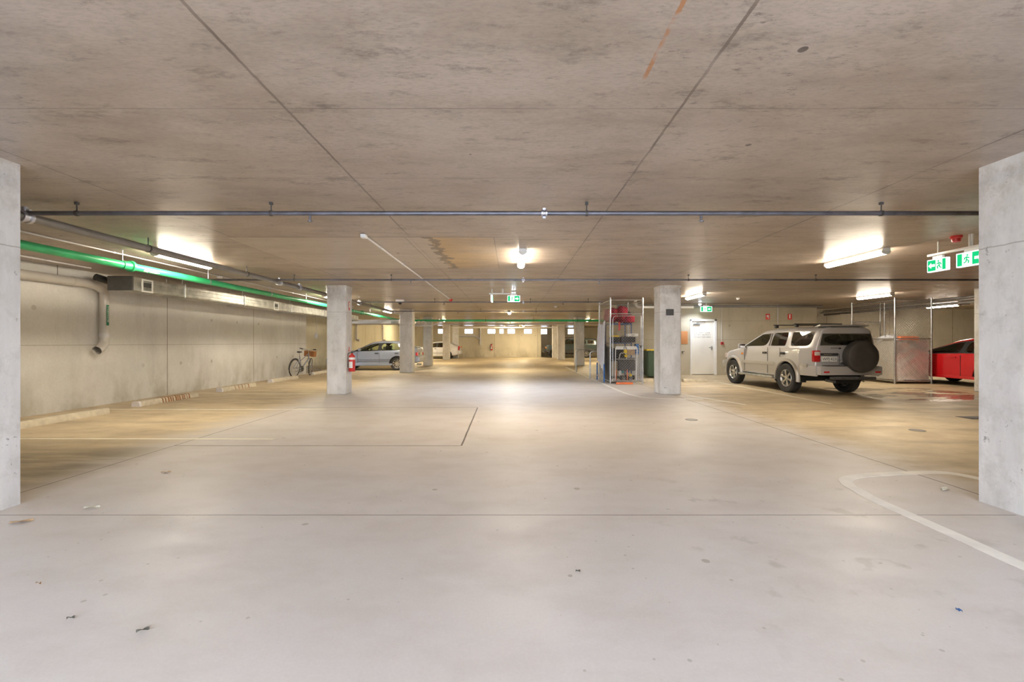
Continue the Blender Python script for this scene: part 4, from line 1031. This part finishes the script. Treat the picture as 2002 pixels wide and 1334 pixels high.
def sedan_trim(rt, sp, tail='tail_red', seams=True, plate=False):
    w = .845
    for s_ in (1, -1):
        for x in (.95, .02): MB().box((x, s_*.85, .80), (.17, .03, .045), .012).build('door_handle', 'black', rt)
        sm = MB()
        for x in (.82, 1.85): sm.box((x, s_*.846, .56), (.008, .012, .60))
        sm.box((.9, s_*.852, .50), (1.9, .008, .012)).box((.9, s_*.852, .43), (1.9, .008, .012)); sm.build('door_seam', 'dark', rt)
        MB().box((1.1, s_*.845, .28), (1.75, .03, .09), .012).build('side_skirt', 'silverblue' if sp['paint'] == 'silverblue' else sp['paint'], rt)
        MB().box((1.72, s_*.93, .97), (.09, .19, .13), .04).build('mirror', sp['paint'], rt)
        MB().box((1.74, s_*.85, .93), (.05, .06, .03), .01).build('mirror_stalk', 'black', rt)
        MB().box((-.90, s_*.62, .76), (.10, .30, .16), .03).build('tail_light', tail, rt)
        MB().box((3.22, s_*.56, .62), (.12, .3, .12), .03).build('headlight', 'tail_clear', rt)
        for c in sp['wheels']: MB().lathe([(sp['ra']-.005, -.0), (sp['ra']-.005, s_*.02), (sp['ra']+.02, s_*.02), (sp['ra']+.03, 0)], (c, s_*.838, sp['r']), 'y', 18, 0, PI).build('wheel_arch_lip', 'black', rt)
    for c in sp['wheels']: MB().lathe([(sp['ra']-.005, -.78), (sp['ra']-.005, .78)], (c, 0, sp['r']), 'y', 18, 0, PI).build('wheel_well', 'under', rt)
    MB().box((-.93, 0, .50), (.20, 1.52, .26), .06).build('rear_bumper', sp['paint'], rt)
    MB().box((3.27, 0, .42), (.20, 1.46, .26), .06).build('front_bumper', sp['paint'], rt)
    MB().box((-.965, 0, .77), (.012, .40, .12), .003).build('number_plate', 'plate', rt)
    seatpair(rt, .75, .93, .6); seatpair(rt, -.15, .90, .6)
    MB().box((1.65, 0, .80), (.35, 1.3, .16), .05).build('dashboard', 'dark', rt)
sp = sedan_spec()
sed = car('sedan', 'blue silver sedan parked nose to the left wall', 'car', (-5.34, 22.05, 0), PI, sp)
sedan_trim(sed, sp)
MB().cyl((-.85, .45, .27), (-1.08, .45, .27), .04, 14).build('exhaust_tip', 'chrome', sed)
MB().box((-.80, 0, 1.09), (.16, 1.2, .03), .01).box((-.78, .5, 1.06), (.05, .04, .06)).box((-.78, -.5, 1.06), (.05, .04, .06)).build('boot_spoiler', 'silverblue', sed)
# --- white sedan, far left
sp2 = sedan_spec(paint='whitepaint', glass='glass_dark')
sd2 = car('sedan', 'white sedan by the far wall, tail past the grey column', 'car', (-5.12, 37.1, 0), PI, sp2); sedan_trim(sd2, sp2)
for s_ in (1, -1): MB().box((-.93, s_*.64, .92), (.14, .26, .18), .03).build('tail_light', 'tail_red' if s_ > 0 else 'tail_amber', sd2)

# --- dark green wagon, far right --------------------------------------------
sp3 = dict(wheels=(2.70, 0.0), r=.36, ra=.42, clear=.32, track=.72, tw=.24, spokes=8, rim=.62, mid=.70, glass='glass_dark', paint='greenpaint', two='dark',
    xs=[3.45, 3.38, 3.2, 1.9, .6, -.5, -.80, -.86, -.90], keep=(2.1, 1.5, .95, .88, .0, -.08, -.72), inset=.035,
    zb=[(3.45, .50), (2.2, .40), (.5, .40), (-.9, .50)],
    belt=[(3.45, .95), (3.2, 1.03), (2.1, 1.13), (.8, 1.15), (-.9, 1.16)],
    top=[(3.45, .97), (3.3, 1.06), (2.1, 1.18), (1.5, 1.61), (.5, 1.66), (-.7, 1.64), (-.9, 1.60)],
    w=[(3.45, .74), (3.2, .80), (.5, .84), (-.8, .84), (-.9, .82)], wr=[(3.45, .7), (2.1, .70), (1.5, .66), (-.9, .64)],
    win=[(2.1, .95), (.88, 0), (-.08, -.72)], ws=(2.1, 1.5), hatch=True)
wag = car('station_wagon', 'dark green four-wheel-drive wagon behind the far right columns', 'car', (6.32, 39.2, 0), PI, sp3)
for s_ in (1, -1):
    for c in (2.7, 0): MB().lathe([(.41, 0), (.41, s_*.07), (.48, s_*.06), (.49, 0)], (c, s_*.81, .36), 'y', 18, 0, PI).build('wheel_arch_flare', 'dark', wag)
    MB().box((3.40, s_*.62, .86), (.10, .3, .12), .03).build('headlight', 'tail_amber', wag)
    MB().box((-.88, s_*.72, .98), (.08, .14, .24), .02).build('tail_light', 'tail_red', wag)
    MB().box((1.35, s_*.845, .55), (1.8, .03, .30), .01).build('side_moulding', 'dark', wag)
    MB().box((.9, s_*.86, 1.0), (.16, .03, .04), .01).build('door_handle', 'chrome', wag)
    MB().box((1.0, s_*.55, 1.70), (1.9, .04, .04), .01).build('roof_rail', 'black', wag)
    MB().box((1.85, s_*.92, 1.2), (.1, .18, .14), .04).build('mirror', 'black', wag)
for c in (2.7, 0): MB().lathe([(.415, -.8), (.415, .8)], (c, 0, .36), 'y', 18, 0, PI).build('wheel_well', 'under', wag)
MB().box((3.5, 0, .58), (.22, 1.6, .24), .05).box((3.64, 0, .70), (.05, 1.2, .2), .02).build('bull_bar', 'dark', wag)
MB().box((-.95, 0, .55), (.18, 1.6, .2), .05).build('rear_bumper', 'dark', wag)
MB().grid(lambda u, v: Vector((.2+1.2*u, .6*(v-.5), 1.71+.12*math.sin(PI*u)*math.cos(1.5*(v-.5)))), 8, 4).build('roof_bag', 'black', wag)
seatpair(wag, .85, 1.15, .6); seatpair(wag, -.05, 1.15, .6)

# --- red hatchback, right ----------------------------------------------------
sp4 = dict(wheels=(2.60, 0.0), r=.32, ra=.36, clear=.20, track=.77, tw=.21, spokes=5, rim=.68, mid=.62, glass='glass_green', paint='redpaint', frame=True,
    xs=[3.45, 3.40, 3.2, 1.8, .9, -.45, -.72, -.78], keep=(2.05, 1.05, .74, .66, -.28, -.33, -.55), inset=.03,
    zb=[(3.45, .32), (3.2, .22), (.5, .22), (-.5, .28), (-.78, .36)],
    belt=[(3.45, .66), (3.2, .76), (2.1, .92), (1.6, .96), (0, .985), (-.78, 1.02)],
    top=[(3.45, .69), (3.2, .82), (2.05, 1.02), (1.05, 1.40), (.6, 1.465), (.0, 1.46), (-.4, 1.41), (-.62, 1.25), (-.78, 1.12)],
    w=[(3.45, .64), (3.2, .80), (2.5, .87), (.5, .885), (-.5, .86), (-.78, .78)], wr=[(3.45, .6), (2.05, .70), (1.05, .60), (0, .61), (-.78, .6)],
    win=[(2.05, .74), (.66, -.28)], ws=(2.05, 1.05), rs=(-.4, -.62))
hat = car('hatchback', 'bright red hatchback parked beside the foil-lined mesh cage', 'car', (14.2, 12.80, 0), PI/2, sp4)
for s_ in (1, -1):
    for x in (.92, -.15): MB().box((x, s_*.893, .86), (.18, .03, .04), .012).build('door_handle', 'redpaint', hat)
    MB().box((.70, s_*.888, .60), (.008, .012, .66)).build('door_seam', 'black', hat)
    MB().box((1.15, s_*.885, .27), (1.8, .03, .09), .012).build('side_skirt', 'redpaint', hat)
    MB().box((1.75, s_*.98, 1.0), (.1, .19, .13), .04).build('mirror', 'redpaint', hat)
    for c in (2.6, 0): MB().lathe([(.355, 0), (.355, s_*.012), (.375, s_*.012), (.385, 0)], (c, s_*.878, .32), 'y', 18, 0, PI).build('wheel_arch_lip', 'redpaint', hat)
    MB().box((-.74, s_*.66, .88), (.1, .26, .18), .03).build('tail_light', 'tail_red', hat)
    MB().box((3.38, s_*.62, .68), (.14, .3, .12), .03).build('headlight', 'tail_clear', hat)
for c in (2.6, 0): MB().lathe([(.357, -.82), (.357, .82)], (c, 0, .32), 'y', 18, 0, PI).build('wheel_well', 'under', hat)
MB().box((3.40, 0, .44), (.2, 1.5, .26), .06).build('front_bumper', 'redpaint', hat)
MB().box((-.78, 0, .52), (.18, 1.6, .3), .06).build('rear_bumper', 'redpaint', hat)
seatpair(hat, .7, .98, .6); seatpair(hat, -.2, .96, .6)
MB().box((1.6, 0, .86), (.35, 1.3, .16), .05).build('dashboard', 'dark', hat)

# ------------------------------------------------------------------ mesh cages
def chain(mb, o, u, v, w, h, pitch=.058, r=.0028):
    """chain-link: crossing diagonal wires over a w x h panel at o spanned by u, v"""
    o, u, v = Vector(o), Vector(u), Vector(v); n = u.cross(v).normalized()
    for s_ in (1, -1):
        k = -h; step = pitch*1.414
        while k < w:
            a, b_ = max(0, k), min(w, k+h)
            if b_-a > .01:
                p, q = a, b_
                y0, y1 = p-k, q-k
                if s_ < 0: y0, y1 = h-y0, h-y1
                A = o+u*p+v*y0+n*r*s_; B = o+u*q+v*y1+n*r*s_
                mb.tube([A, B], r, 3, caps=False)
            k += step
    return mb
def cage(label, x0, x1, y0, y1, gate):
    H = 2.69; rt = thing('mesh_cage', label, 'storage cage', ((x0+x1)/2, (y0+y1)/2, 0)); cx, cy = (x0+x1)/2, (y0+y1)/2
    w, d = (x1-x0)/2, (y1-y0)/2; R = .021
    for sx in (-1, 1):
        for sy in (-1, 1):
            MB().cyl((sx*w, sy*d, 0), (sx*w, sy*d, H+.02), R+.004, 12).lathe([(R, -.0), (R+.012, 0), (R+.012, .03), (R, .03)], (sx*w, sy*d, H-.08), 'z', 12).box((sx*w, sy*d, .004), (.09, .09, .008)).build('cage_post', 'galv', rt)
    def rail(a, b): MB().cyl(a, b, R*.85, 10).build('cage_rail', 'galv', rt)
    for z in (.09, H-.06):
        for sy in (-1, 1): rail((-w, sy*d, z), (w, sy*d, z))
        for sx in (-1, 1): rail((sx*w, -d, z), (sx*w, d, z))
    if gate == 'front':
        rail((-w, -d, 2.20), (w, -d, 2.20))
        MB().tube([(-w+.07, -d-.03, .12), (-w+.07, -d-.03, 2.02), (-w+.09, -d-.03, 2.09), (-w+.15, -d-.03, 2.13), (w-.06, -d-.03, 2.13), (w-.06, -d-.03, .12)], .015, 10, True).build('cage_gate', 'galv', rt)
        MB().cyl((w-.02, -d-.02, 1.2), (w-.12, -d-.05, 1.2), .012, 8).box((w-.08, -d-.05, 1.16), (.04, .02, .06), .004).build('gate_latch', 'dark', rt)
    else:
        for sy in (-1,): rail((-w, sy*d, 1.42), (w, sy*d, 1.42))
        rail((-w, -d, 1.42), (-w, d, 1.42)); rail((-w, d, 2.02), (w*.75, d, 2.02)); 
        MB().cyl((w*.75, d, 0), (w*.75, d, H), R, 10).build('cage_post', 'galv', rt)
        MB().tube([(-w+.08, d-.03, .12), (-w+.08, d-.03, 1.95), (w*.68, d-.03, 1.95), (w*.68, d-.03, .12)], .014, 8, True).build('cage_gate', 'galv', rt)
    z0, hh = .10, H-.17
    chain(MB(), (-w, -d, z0), (1, 0, 0), (0, 0, 1), 2*w, hh).build('front_mesh', 'galv', rt)
    chain(MB(), (-w, d, z0), (1, 0, 0), (0, 0, 1), 2*w, hh).build('back_mesh', 'galv', rt)
    chain(MB(), (-w, -d, z0), (0, 1, 0), (0, 0, 1), 2*d, hh).build('left_mesh', 'galv', rt)
    chain(MB(), (w, -d, z0), (0, 1, 0), (0, 0, 1), 2*d, hh).build('right_mesh', 'galv', rt)
    return rt
cage('tall galvanised mesh cage packed with gear, left of the front right column', 3.09, 4.10, 14.22, 16.0, 'front')
cage('galvanised mesh cage lined with silver foil, behind the spare wheel', 12.0, 13.15, 14.25, 16.05, 'back')
# silver foil lining of the right cage
def crumple(x, y, a=.0075): return a*(math.sin(11*x+3*math.sin(5*y))+math.sin(17*y+2*math.sin(7*x))+.6*math.sin(31*x+23*y))
rt = thing('foil_lining', 'crumpled silver foil sheet wrapped inside the lower half of the right cage', 'foil sheet', (12.0, 14.25, 0))
MB().grid(lambda u, v: Vector((.04+u*1.07, .045+crumple(u*1.1, v*1.4), .13+v*1.25)), 60, 60).build('front_sheet', 'foil', rt, 80)
MB().grid(lambda u, v: Vector((.045+crumple(u*1.7, v*1.3, .006), .05+u*1.7, .13+v*1.27)), 60, 40).build('side_sheet', 'foil', rt, 80)
mb = MB(); bmesh.ops.create_icosphere(mb.b, subdivisions=4, radius=.3)
for v in mb.b.verts: v.co = Vector((v.co.x*1.3, v.co.y*1.0, v.co.z*.55))*(1+crumple(v.co.x*9, v.co.z*9+v.co.y*7, .05))
tag(mb.build('plastic_wrap_bundle', 'cloth_white', loc=(12.42, 14.9, 1.38)), 'crumpled white wrapped bundle on top in the right cage', 'bundle')
tag(MB().box((0, 0, 0), (.62, .5, .22), .08).build('orange_bag', 'orange', loc=(12.72, 14.75, 1.40)), 'orange bag poking above the foil in the right cage', 'bag')
tag(MB().box((0, 0, 0), (1.0, 1.3, 1.05), .03).build('stored_carton', 'card', loc=(12.6, 15.2, .66)), 'large carton behind the foil in the right cage', 'box')
# left cage contents
rt = thing('storage_shelf', 'dark navy metal shelf unit inside the left cage', 'shelf', (3.60, 15.05, 0))
for sx in (-.42, .24):
    for sy in (-.45, .35): MB().box((sx, sy, .98), (.03, .03, 1.92)).build('shelf_post', 'navy', rt)
for z in (.16, .72, 1.28, 1.90): MB().box((-.09, -.05, z), (.70, .84, .03), .004).build('shelf_board', 'navy' if z > 1 else 'dark', rt)
def lump(name, m_, label, cat, loc, s, k=.12, seed=0, group=None, rot=0):
    mb = MB(); bmesh.ops.create_cube(mb.b, size=1); bmesh.ops.subdivide_edges(mb.b, edges=mb.b.edges[:], cuts=7, use_grid_fill=True)
    for v in mb.b.verts:
        n = v.co.normalized()*.62; c = v.co.lerp(n, .45); c *= 1+k*(math.sin(9*c.x+seed)+math.sin(8*c.y+2*seed)+math.sin(10*c.z+seed*3))/3
        v.co = Vector((c.x*s[0], c.y*s[1], c.z*s[2]))
    o = mb.build(name, m_, loc=loc, smooth=80); o.rotation_euler = (0, 0, rot); return tag(o, label, cat, group)
lump('gear_bag', 'cloth_red', 'big slumped crimson bag on top of the shelf, left', 'bag', (3.36, 15.3, 2.19), (.40, .75, .42), .25, 1)
lump('gear_bag', 'cloth_red', 'tilted crimson bag on top of the shelf, middle', 'bag', (3.66, 15.10, 2.24), (.24, .4, .50), .15, 4, rot=.3)
lump('gear_bag', 'cloth_red', 'small bright crimson bag at the right end of the shelf top', 'bag', (3.80, 14.62, 2.06), (.26, .3, .22), .08, 2)
lump('dark_tent_bag', 'dark', 'dark pointed bag behind the red bags on the shelf top', 'bag', (3.92, 15.4, 2.12), (.3, .3, .36), .2, 7)
rt = thing('red_strap', 'red strap dangling from the bags over the shelf edge', 'strap', (3.40, 14.36, 1.86))
MB().box((0, 0, -.05), (.055, .05, .26), .015).build('strap_end', 'red', rt)
# white cloth over the outside of the cage's left side
def clothf(u, v):
    y = 16.05-u*1.25; top = 1.86+.13*u+.05*math.sin(7*u); bot = .62-.42*u**2+.04*math.sin(9*u)
    z = top+(bot-top)*v
    return Vector((3.035+.022*math.sin(26*u+3*v)-.02*math.sin(PI*v)+.008*math.sin(50*u), y, z))
mb = MB().grid(clothf, 40, 30); tag(mb.build('white_cloth', 'cloth_white', smooth=80), 'white cloth draped down the outer left side of the left cage', 'cloth')
# crates, boxes, tools
rt = thing('black_crate', 'black crate of cables on the middle shelf of the left cage', 'crate', (3.70, 14.55, 1.30))
mb = MB()
for c, d in (((0, -.15, .09), (.44, .012, .17)), ((0, .15, .09), (.44, .012, .17)), ((-.215, 0, .09), (.012, .3, .17)), ((.215, 0, .09), (.012, .3, .17)), ((0, 0, .008), (.44, .3, .014))): mb.box(c, d, .003)
mb.build('crate_body', 'black', rt)
for k in range(4): MB().tube([(-.15+k*.09+.05*math.cos(t), -.05, .17+.04*math.sin(t)) for t in [i*PI/5 for i in range(10)]], .011, 6, True).build('cable_coil', 'dark', rt)
rt = thing('white_carton', 'flat white box lying on the black crate', 'box', (3.84, 14.50, 1.54)); MB().box((0, 0, 0), (.33, .24, .085), .006).build('carton_body', 'white', rt)
MB().box((0, -.121, .0), (.10, .002, .025)).build('carton_print', 'text_grey', rt)
rt = thing('tool_box', 'black toolbox with yellow lid on the middle shelf', 'toolbox', (3.32, 14.75, 1.30))
MB().box((0, 0, .09), (.26, .3, .18), .01).build('box_body', 'black', rt); MB().box((0, 0, .205), (.27, .31, .05), .012).build('box_lid', 'yellow', rt); MB().cyl((-.05, -.02, .24), (-.05, -.02, .48), .018, 10).build('bottle_neck', 'white', rt)
rt = thing('photo_carton', 'printed tan carton on the lower shelf', 'box', (3.80, 14.56, .90)); MB().box((0, 0, .12), (.26, .2, .24), .005).build('carton_body', 'card', rt)
rt = thing('blue_folder_box', 'blue box standing at the right of the tan carton', 'box', (3.98, 14.5, .95)); MB().box((0, 0, .14), (.10, .2, .34), .006).build('box_body', 'blue', rt)
rt = thing('yellow_torch', 'yellow hand lamp hanging at the middle of the left cage front', 'torch', (3.585, 14.33, .98))
MB().lathe([(0, -.05), (.05, -.05), (.055, .0), (.04, .06), (0, .07)], (0, 0, .04), 'z', 16).lathe([(0, -.06), (.045, -.06), (.05, 0), (0, .04)], (.02, 0, -.08), 'z', 16).build('torch_body', 'yellow', rt)
MB().tube([(-.03, 0, .09), (-.05, 0, .16), (0, 0, .19), (.04, 0, .12)], .01, 7).build('torch_handle', 'dark', rt)
lump('folded_blanket', 'under', 'dark heap of bags on the lower shelf of the left cage', 'bag', (3.42, 14.7, .92), (.45, .5, .32), .2, 3)
rt = thing('mesh_crate', 'large dark lattice crate tilted in the lower half of the left cage', 'crate', (3.66, 14.40, .62)); rt.rotation_euler = (-.12, 0, 0)
mb = MB().box((0, .12, 0), (.52, .2, .40), .006); mb.build('crate_body', 'dark', rt)
chain(MB(), (-.26, .012, -.2), (1, 0, 0), (0, 0, 1), .52, .40, .04, .004).build('crate_lattice', 'greypipe', rt)
rt = thing('hand_trolley', 'silver folding trolley frame standing inside the left cage', 'trolley', (3.66, 14.33, 0))
MB().tube([(-.40, 0, .06), (-.38, .02, 1.10), (-.34, .02, 1.17), (.26, .02, 1.17), (.30, .02, 1.10), (.26, 0, .06)], .017, 10).build('trolley_frame', 'white', rt)
MB().box((-.05, .02, 1.13), (.66, .03, .10), .008).build('top_board', 'white', rt)
MB().cyl((-.39, 0, .78), (.29, 0, .78), .012, 8).build('cross_bar', 'galv', rt)
MB().tube([(-.27, .0, .80), (-.24, 0, .94), (-.20, 0, .97), (-.08, 0, .97), (-.04, 0, .93), (-.04, 0, .78)], .011, 8).build('trolley_handle', 'white', rt)
for x in (-.2, .2): MB().lathe([(.03, -.02), (.07, -.02), (.07, .02), (.03, .02)], (0, 0, 0), 'x', 18).build('trolley_wheel', 'rubber', rt, loc=(x, .08, .19))
rt = thing('orange_floor_jack', 'orange trolley base with two upright arms at the foot of the left cage', 'trolley', (3.50, 14.12, 0))
MB().box((0, 0, .035), (.52, .10, .06), .015).build('jack_base', 'orange', rt)
for x in (-.20, .15): MB().box((x, .22, .27), (.028, .03, .36), .008).build('jack_arm', 'orange', rt)
for x in (-.15, .15): MB().box((x, .12, .05), (.05, .2, .03), .005).build('base_bar', 'white', rt)
random.seed(3)
for k, (m_, nm, lb, x, z) in enumerate((('teal', 'teal_bottle', 'teal bottle in the clutter low in the left cage', 3.53, .39), ('blue', 'blue_bottle', 'blue bottle among clutter low in the left cage', 3.70, .42), ('greypipe', 'pale_blue_tub', 'grey tub low in the left cage', 3.56, .13), ('yellow', 'yellow_ball', 'small yellow ball low in the left cage', 3.79, .30), ('white', 'white_bottle', 'white bottle low in the left cage', 3.46, .30), ('black', 'black_tub', 'black tub standing low in the left cage', 3.66, .14))):
    r = .05 if 'bottle' in nm else .045 if 'ball' in nm else .09; h = .2 if 'bottle' in nm else .08 if 'ball' in nm else .2
    tag(MB().lathe([(0, 0), (r*.9, 0), (r, h*.1), (r, h*.7), (r*.5, h*.88), (r*.45, h), (0, h)], (0, 0, 0), 'z', 18).build(nm, m_, loc=(x, 14.48, z-.07)), lb, nm.split('_')[-1])
rt = thing('blue_post_stand', 'blue metal frame leaning at the foot of the left cage side', 'frame', (3.0, 15.1, 0))
for y in (.85, -.35): MB().box((0, y, .30), (.04, .04, .60), .004).build('stand_post', 'blue', rt)
MB().box((0, .25, .16), (.03, 1.2, .04), .004).build('stand_rail', 'galv', rt)
rt = thing('leaning_board', 'dark board leaning against the inside left of the cage', 'board', (3.16, 14.9, .62)); MB().box((0, 0, 0), (.02, .9, 1.1), .004, (0, .04, 0)).build('board_panel', 'dark', rt)

# hoop rails
for y, lb in ((20.0, 'farther grey steel hoop rail beyond the left cage'), (16.45, 'nearer pale steel hoop rail at the back of the left cage')):
    rt = thing('hoop_rail', lb, 'rail', (2.84, y, 0), 0, 'steel hoop rails')
    MB().tube([(0, 0, 0), (0, 0, .90), (.02, 0, .95), (.07, 0, .98), (1.2, 0, .98), (1.25, 0, .95), (1.27, 0, .9), (1.27, 0, 0)], .027, 14).build('rail_tube', 'galv', rt)
    for x in (0, 1.27): MB().lathe([(0, 0), (.07, 0), (.07, .01), (.03, .012), (0, .012)], (x, 0, 0), 'z', 18).build('base_plate', 'galv', rt)

# wheelie bin
rt = thing('wheelie_bin', 'dark green wheelie bin with a yellow lid beside the front right column', 'bin', (5.02, 16.25, .068))
mb = MB(); b_ = [(-.21, -.22), (.21, -.22), (.21, .24), (-.21, .24)]; t_ = [(-.28, -.33), (.28, -.33), (.28, .35), (-.28, .35)]
V = [mb.b.verts.new((x, y, .03)) for x, y in b_]+[mb.b.verts.new((x, y, .93)) for x, y in t_]
for f in ((0, 1, 2, 3), (0, 1, 5, 4), (1, 2, 6, 5), (2, 3, 7, 6), (3, 0, 4, 7), (4, 5, 6, 7)): mb.b.faces.new([V[i] for i in f])
bmesh.ops.bevel(mb.b, geom=mb.b.edges[:], offset=.03, segments=3, affect='EDGES'); mb.box((0, 0, .93), (.60, .70, .04), .012); mb.build('bin_body', 'bingreen', rt)
MB().box((0, -.0, .97), (.58, .70, .05), .02).box((0, -.33, .96), (.3, .05, .03), .01).build('bin_lid', 'yellow', rt)
for s_ in (-1, 1): MB().lathe([(.0, -.025), (.09, -.025), (.1, -.015), (.1, .015), (.09, .025), (0, .025)], (0, 0, 0), 'x', 22).build('bin_wheel', 'rubber', rt, loc=(s_*.27, .24, .1))
MB().cyl((-.28, .24, .1), (.28, .24, .1), .012, 8).build('bin_axle', 'dark', rt)

# ------------------------------------------------------------------ bicycle
rt = thing('bicycle', 'pale bicycle with brown baskets leaning by the left wall', 'bicycle', (-8.10, 16.95, 0), math.radians(83)); rt.rotation_euler = (math.radians(4), 0, math.radians(83))
def bwheel(x, st=0):
    R = .325
    t = MB().tube([(R*math.cos(a), 0, R*math.sin(a)) for a in [2*PI*k/40 for k in range(40)]], .019, 8, True).build('bicycle_tyre', 'rubber', rt)
    t.location = (x, 0, R+.02); t.rotation_euler = (0, 0, st)
    MB().tube([(.30*math.cos(a), 0, .30*math.sin(a)) for a in [2*PI*k/36 for k in range(36)]], .010, 6, True).build('wheel_rim', 'alloy', t)
    s_ = MB().cyl((0, -.04, 0), (0, .04, 0), .02, 10)
    for k in range(20): a = 2*PI*k/20; s_.tube([(.018*math.cos(a+.7), .03*(-1)**k, .018*math.sin(a+.7)), (.295*math.cos(a), 0, .295*math.sin(a))], .0016, 3, caps=False)
    s_.build('spokes', 'galv', t); return t
bwheel(0); bwheel(1.06, .35)
fr = MB(); bb = (.43, 0, .29); st = (.27, 0, .80); hd0 = (.86, 0, .86); hd1 = (.90, 0, .68); ax = (0, 0, .345)
for a, b_, r in ((bb, st, .017), (bb, hd1, .021), ((.33, 0, .60), hd0, .016), (hd1, hd0, .022)): fr.cyl(a, b_, r, 10)
for s_ in (-1, 1):
    fr.cyl((bb[0], s_*.03, bb[2]), (0, s_*.06, .345), .010, 8).cyl((st[0]+.02, s_*.02, st[2]-.1), (0, s_*.06, .345), .009, 8)
fr.build('bicycle_frame', 'silverblue', rt)
fk = MB()
for s_ in (-1, 1): fk.tube([(.90, s_*.045, .66), (.93, s_*.055, .60), (1.06, s_*.05, .345)], .013, 8)
fk.cyl((.9, -.05, .67), (.9, .05, .67), .018, 8).build('front_fork', 'silverblue', rt)
MB().cyl(st, (.24, 0, .92), .013, 8).build('seat_post', 'galv', rt)
sd = MB(); sd.b.verts.ensure_lookup_table()
sd.prism([(-.10, -.075), (-.08, .075), (.06, .035), (.17, .015), (.17, -.015), (.06, -.035), (-.08, -.075)], .05, 'xy', (.24, 0, .92)); bmesh.ops.bevel(sd.b, geom=sd.b.edges[:], offset=.018, segments=3, affect='EDGES'); sd.build('saddle', 'black', rt)
MB().cyl(hd0, (.84, 0, .98), .014, 8).tube([(.80, .31, 1.05), (.86, .16, 1.03), (.87, 0, .99), (.86, -.16, 1.03), (.80, -.31, 1.05)], .012, 8).build('handlebar', 'galv', rt)
for s_ in (-1, 1): MB().cyl((.80, s_*.22, 1.045), (.795, s_*.34, 1.055), .018, 10).tube([(.84, s_*.22, 1.03), (.88, s_*.26, 1.0), (.86, s_*.33, .99)], .006, 6).build('handle_grip', 'black', rt)
for s_ in (-1, 1):
    b_ = MB().box((.98, s_*.13, .86), (.20, .16, .22), .03).build('basket', 'brown', rt)
    MB().box((.98, s_*.13, .975), (.22, .18, .02), .006).build('basket_rim', 'card', b_)
MB().tube([(-.345+.345+.36*math.cos(a), 0, .345+.36*math.sin(a)) for a in [math.radians(k) for k in range(60, 200, 14)]], .018, 6).build('mudguard', 'dark', rt)
MB().lathe([(.0, -.004), (.09, -.004), (.09, .004), (0, .004)], (bb[0], -.05, bb[2]), 'y', 24).build('chainring', 'dark', rt)
for s_ in (-1, 1): MB().cyl((bb[0], s_*.06, bb[2]), (bb[0]+s_*.12, s_*.07, bb[2]-s_*.12), .009, 8).box((bb[0]+s_*.12, s_*.11, bb[2]-s_*.12), (.09, .09, .02), .005).build('crank', 'dark', rt)
MB().box((.2, -.05, .37), (.44, .01, .012), 0, (0, .0, 0)).box((.2, -.05, .25), (.44, .01, .012), 0, (0, -.15, 0)).build('chain', 'dark', rt)
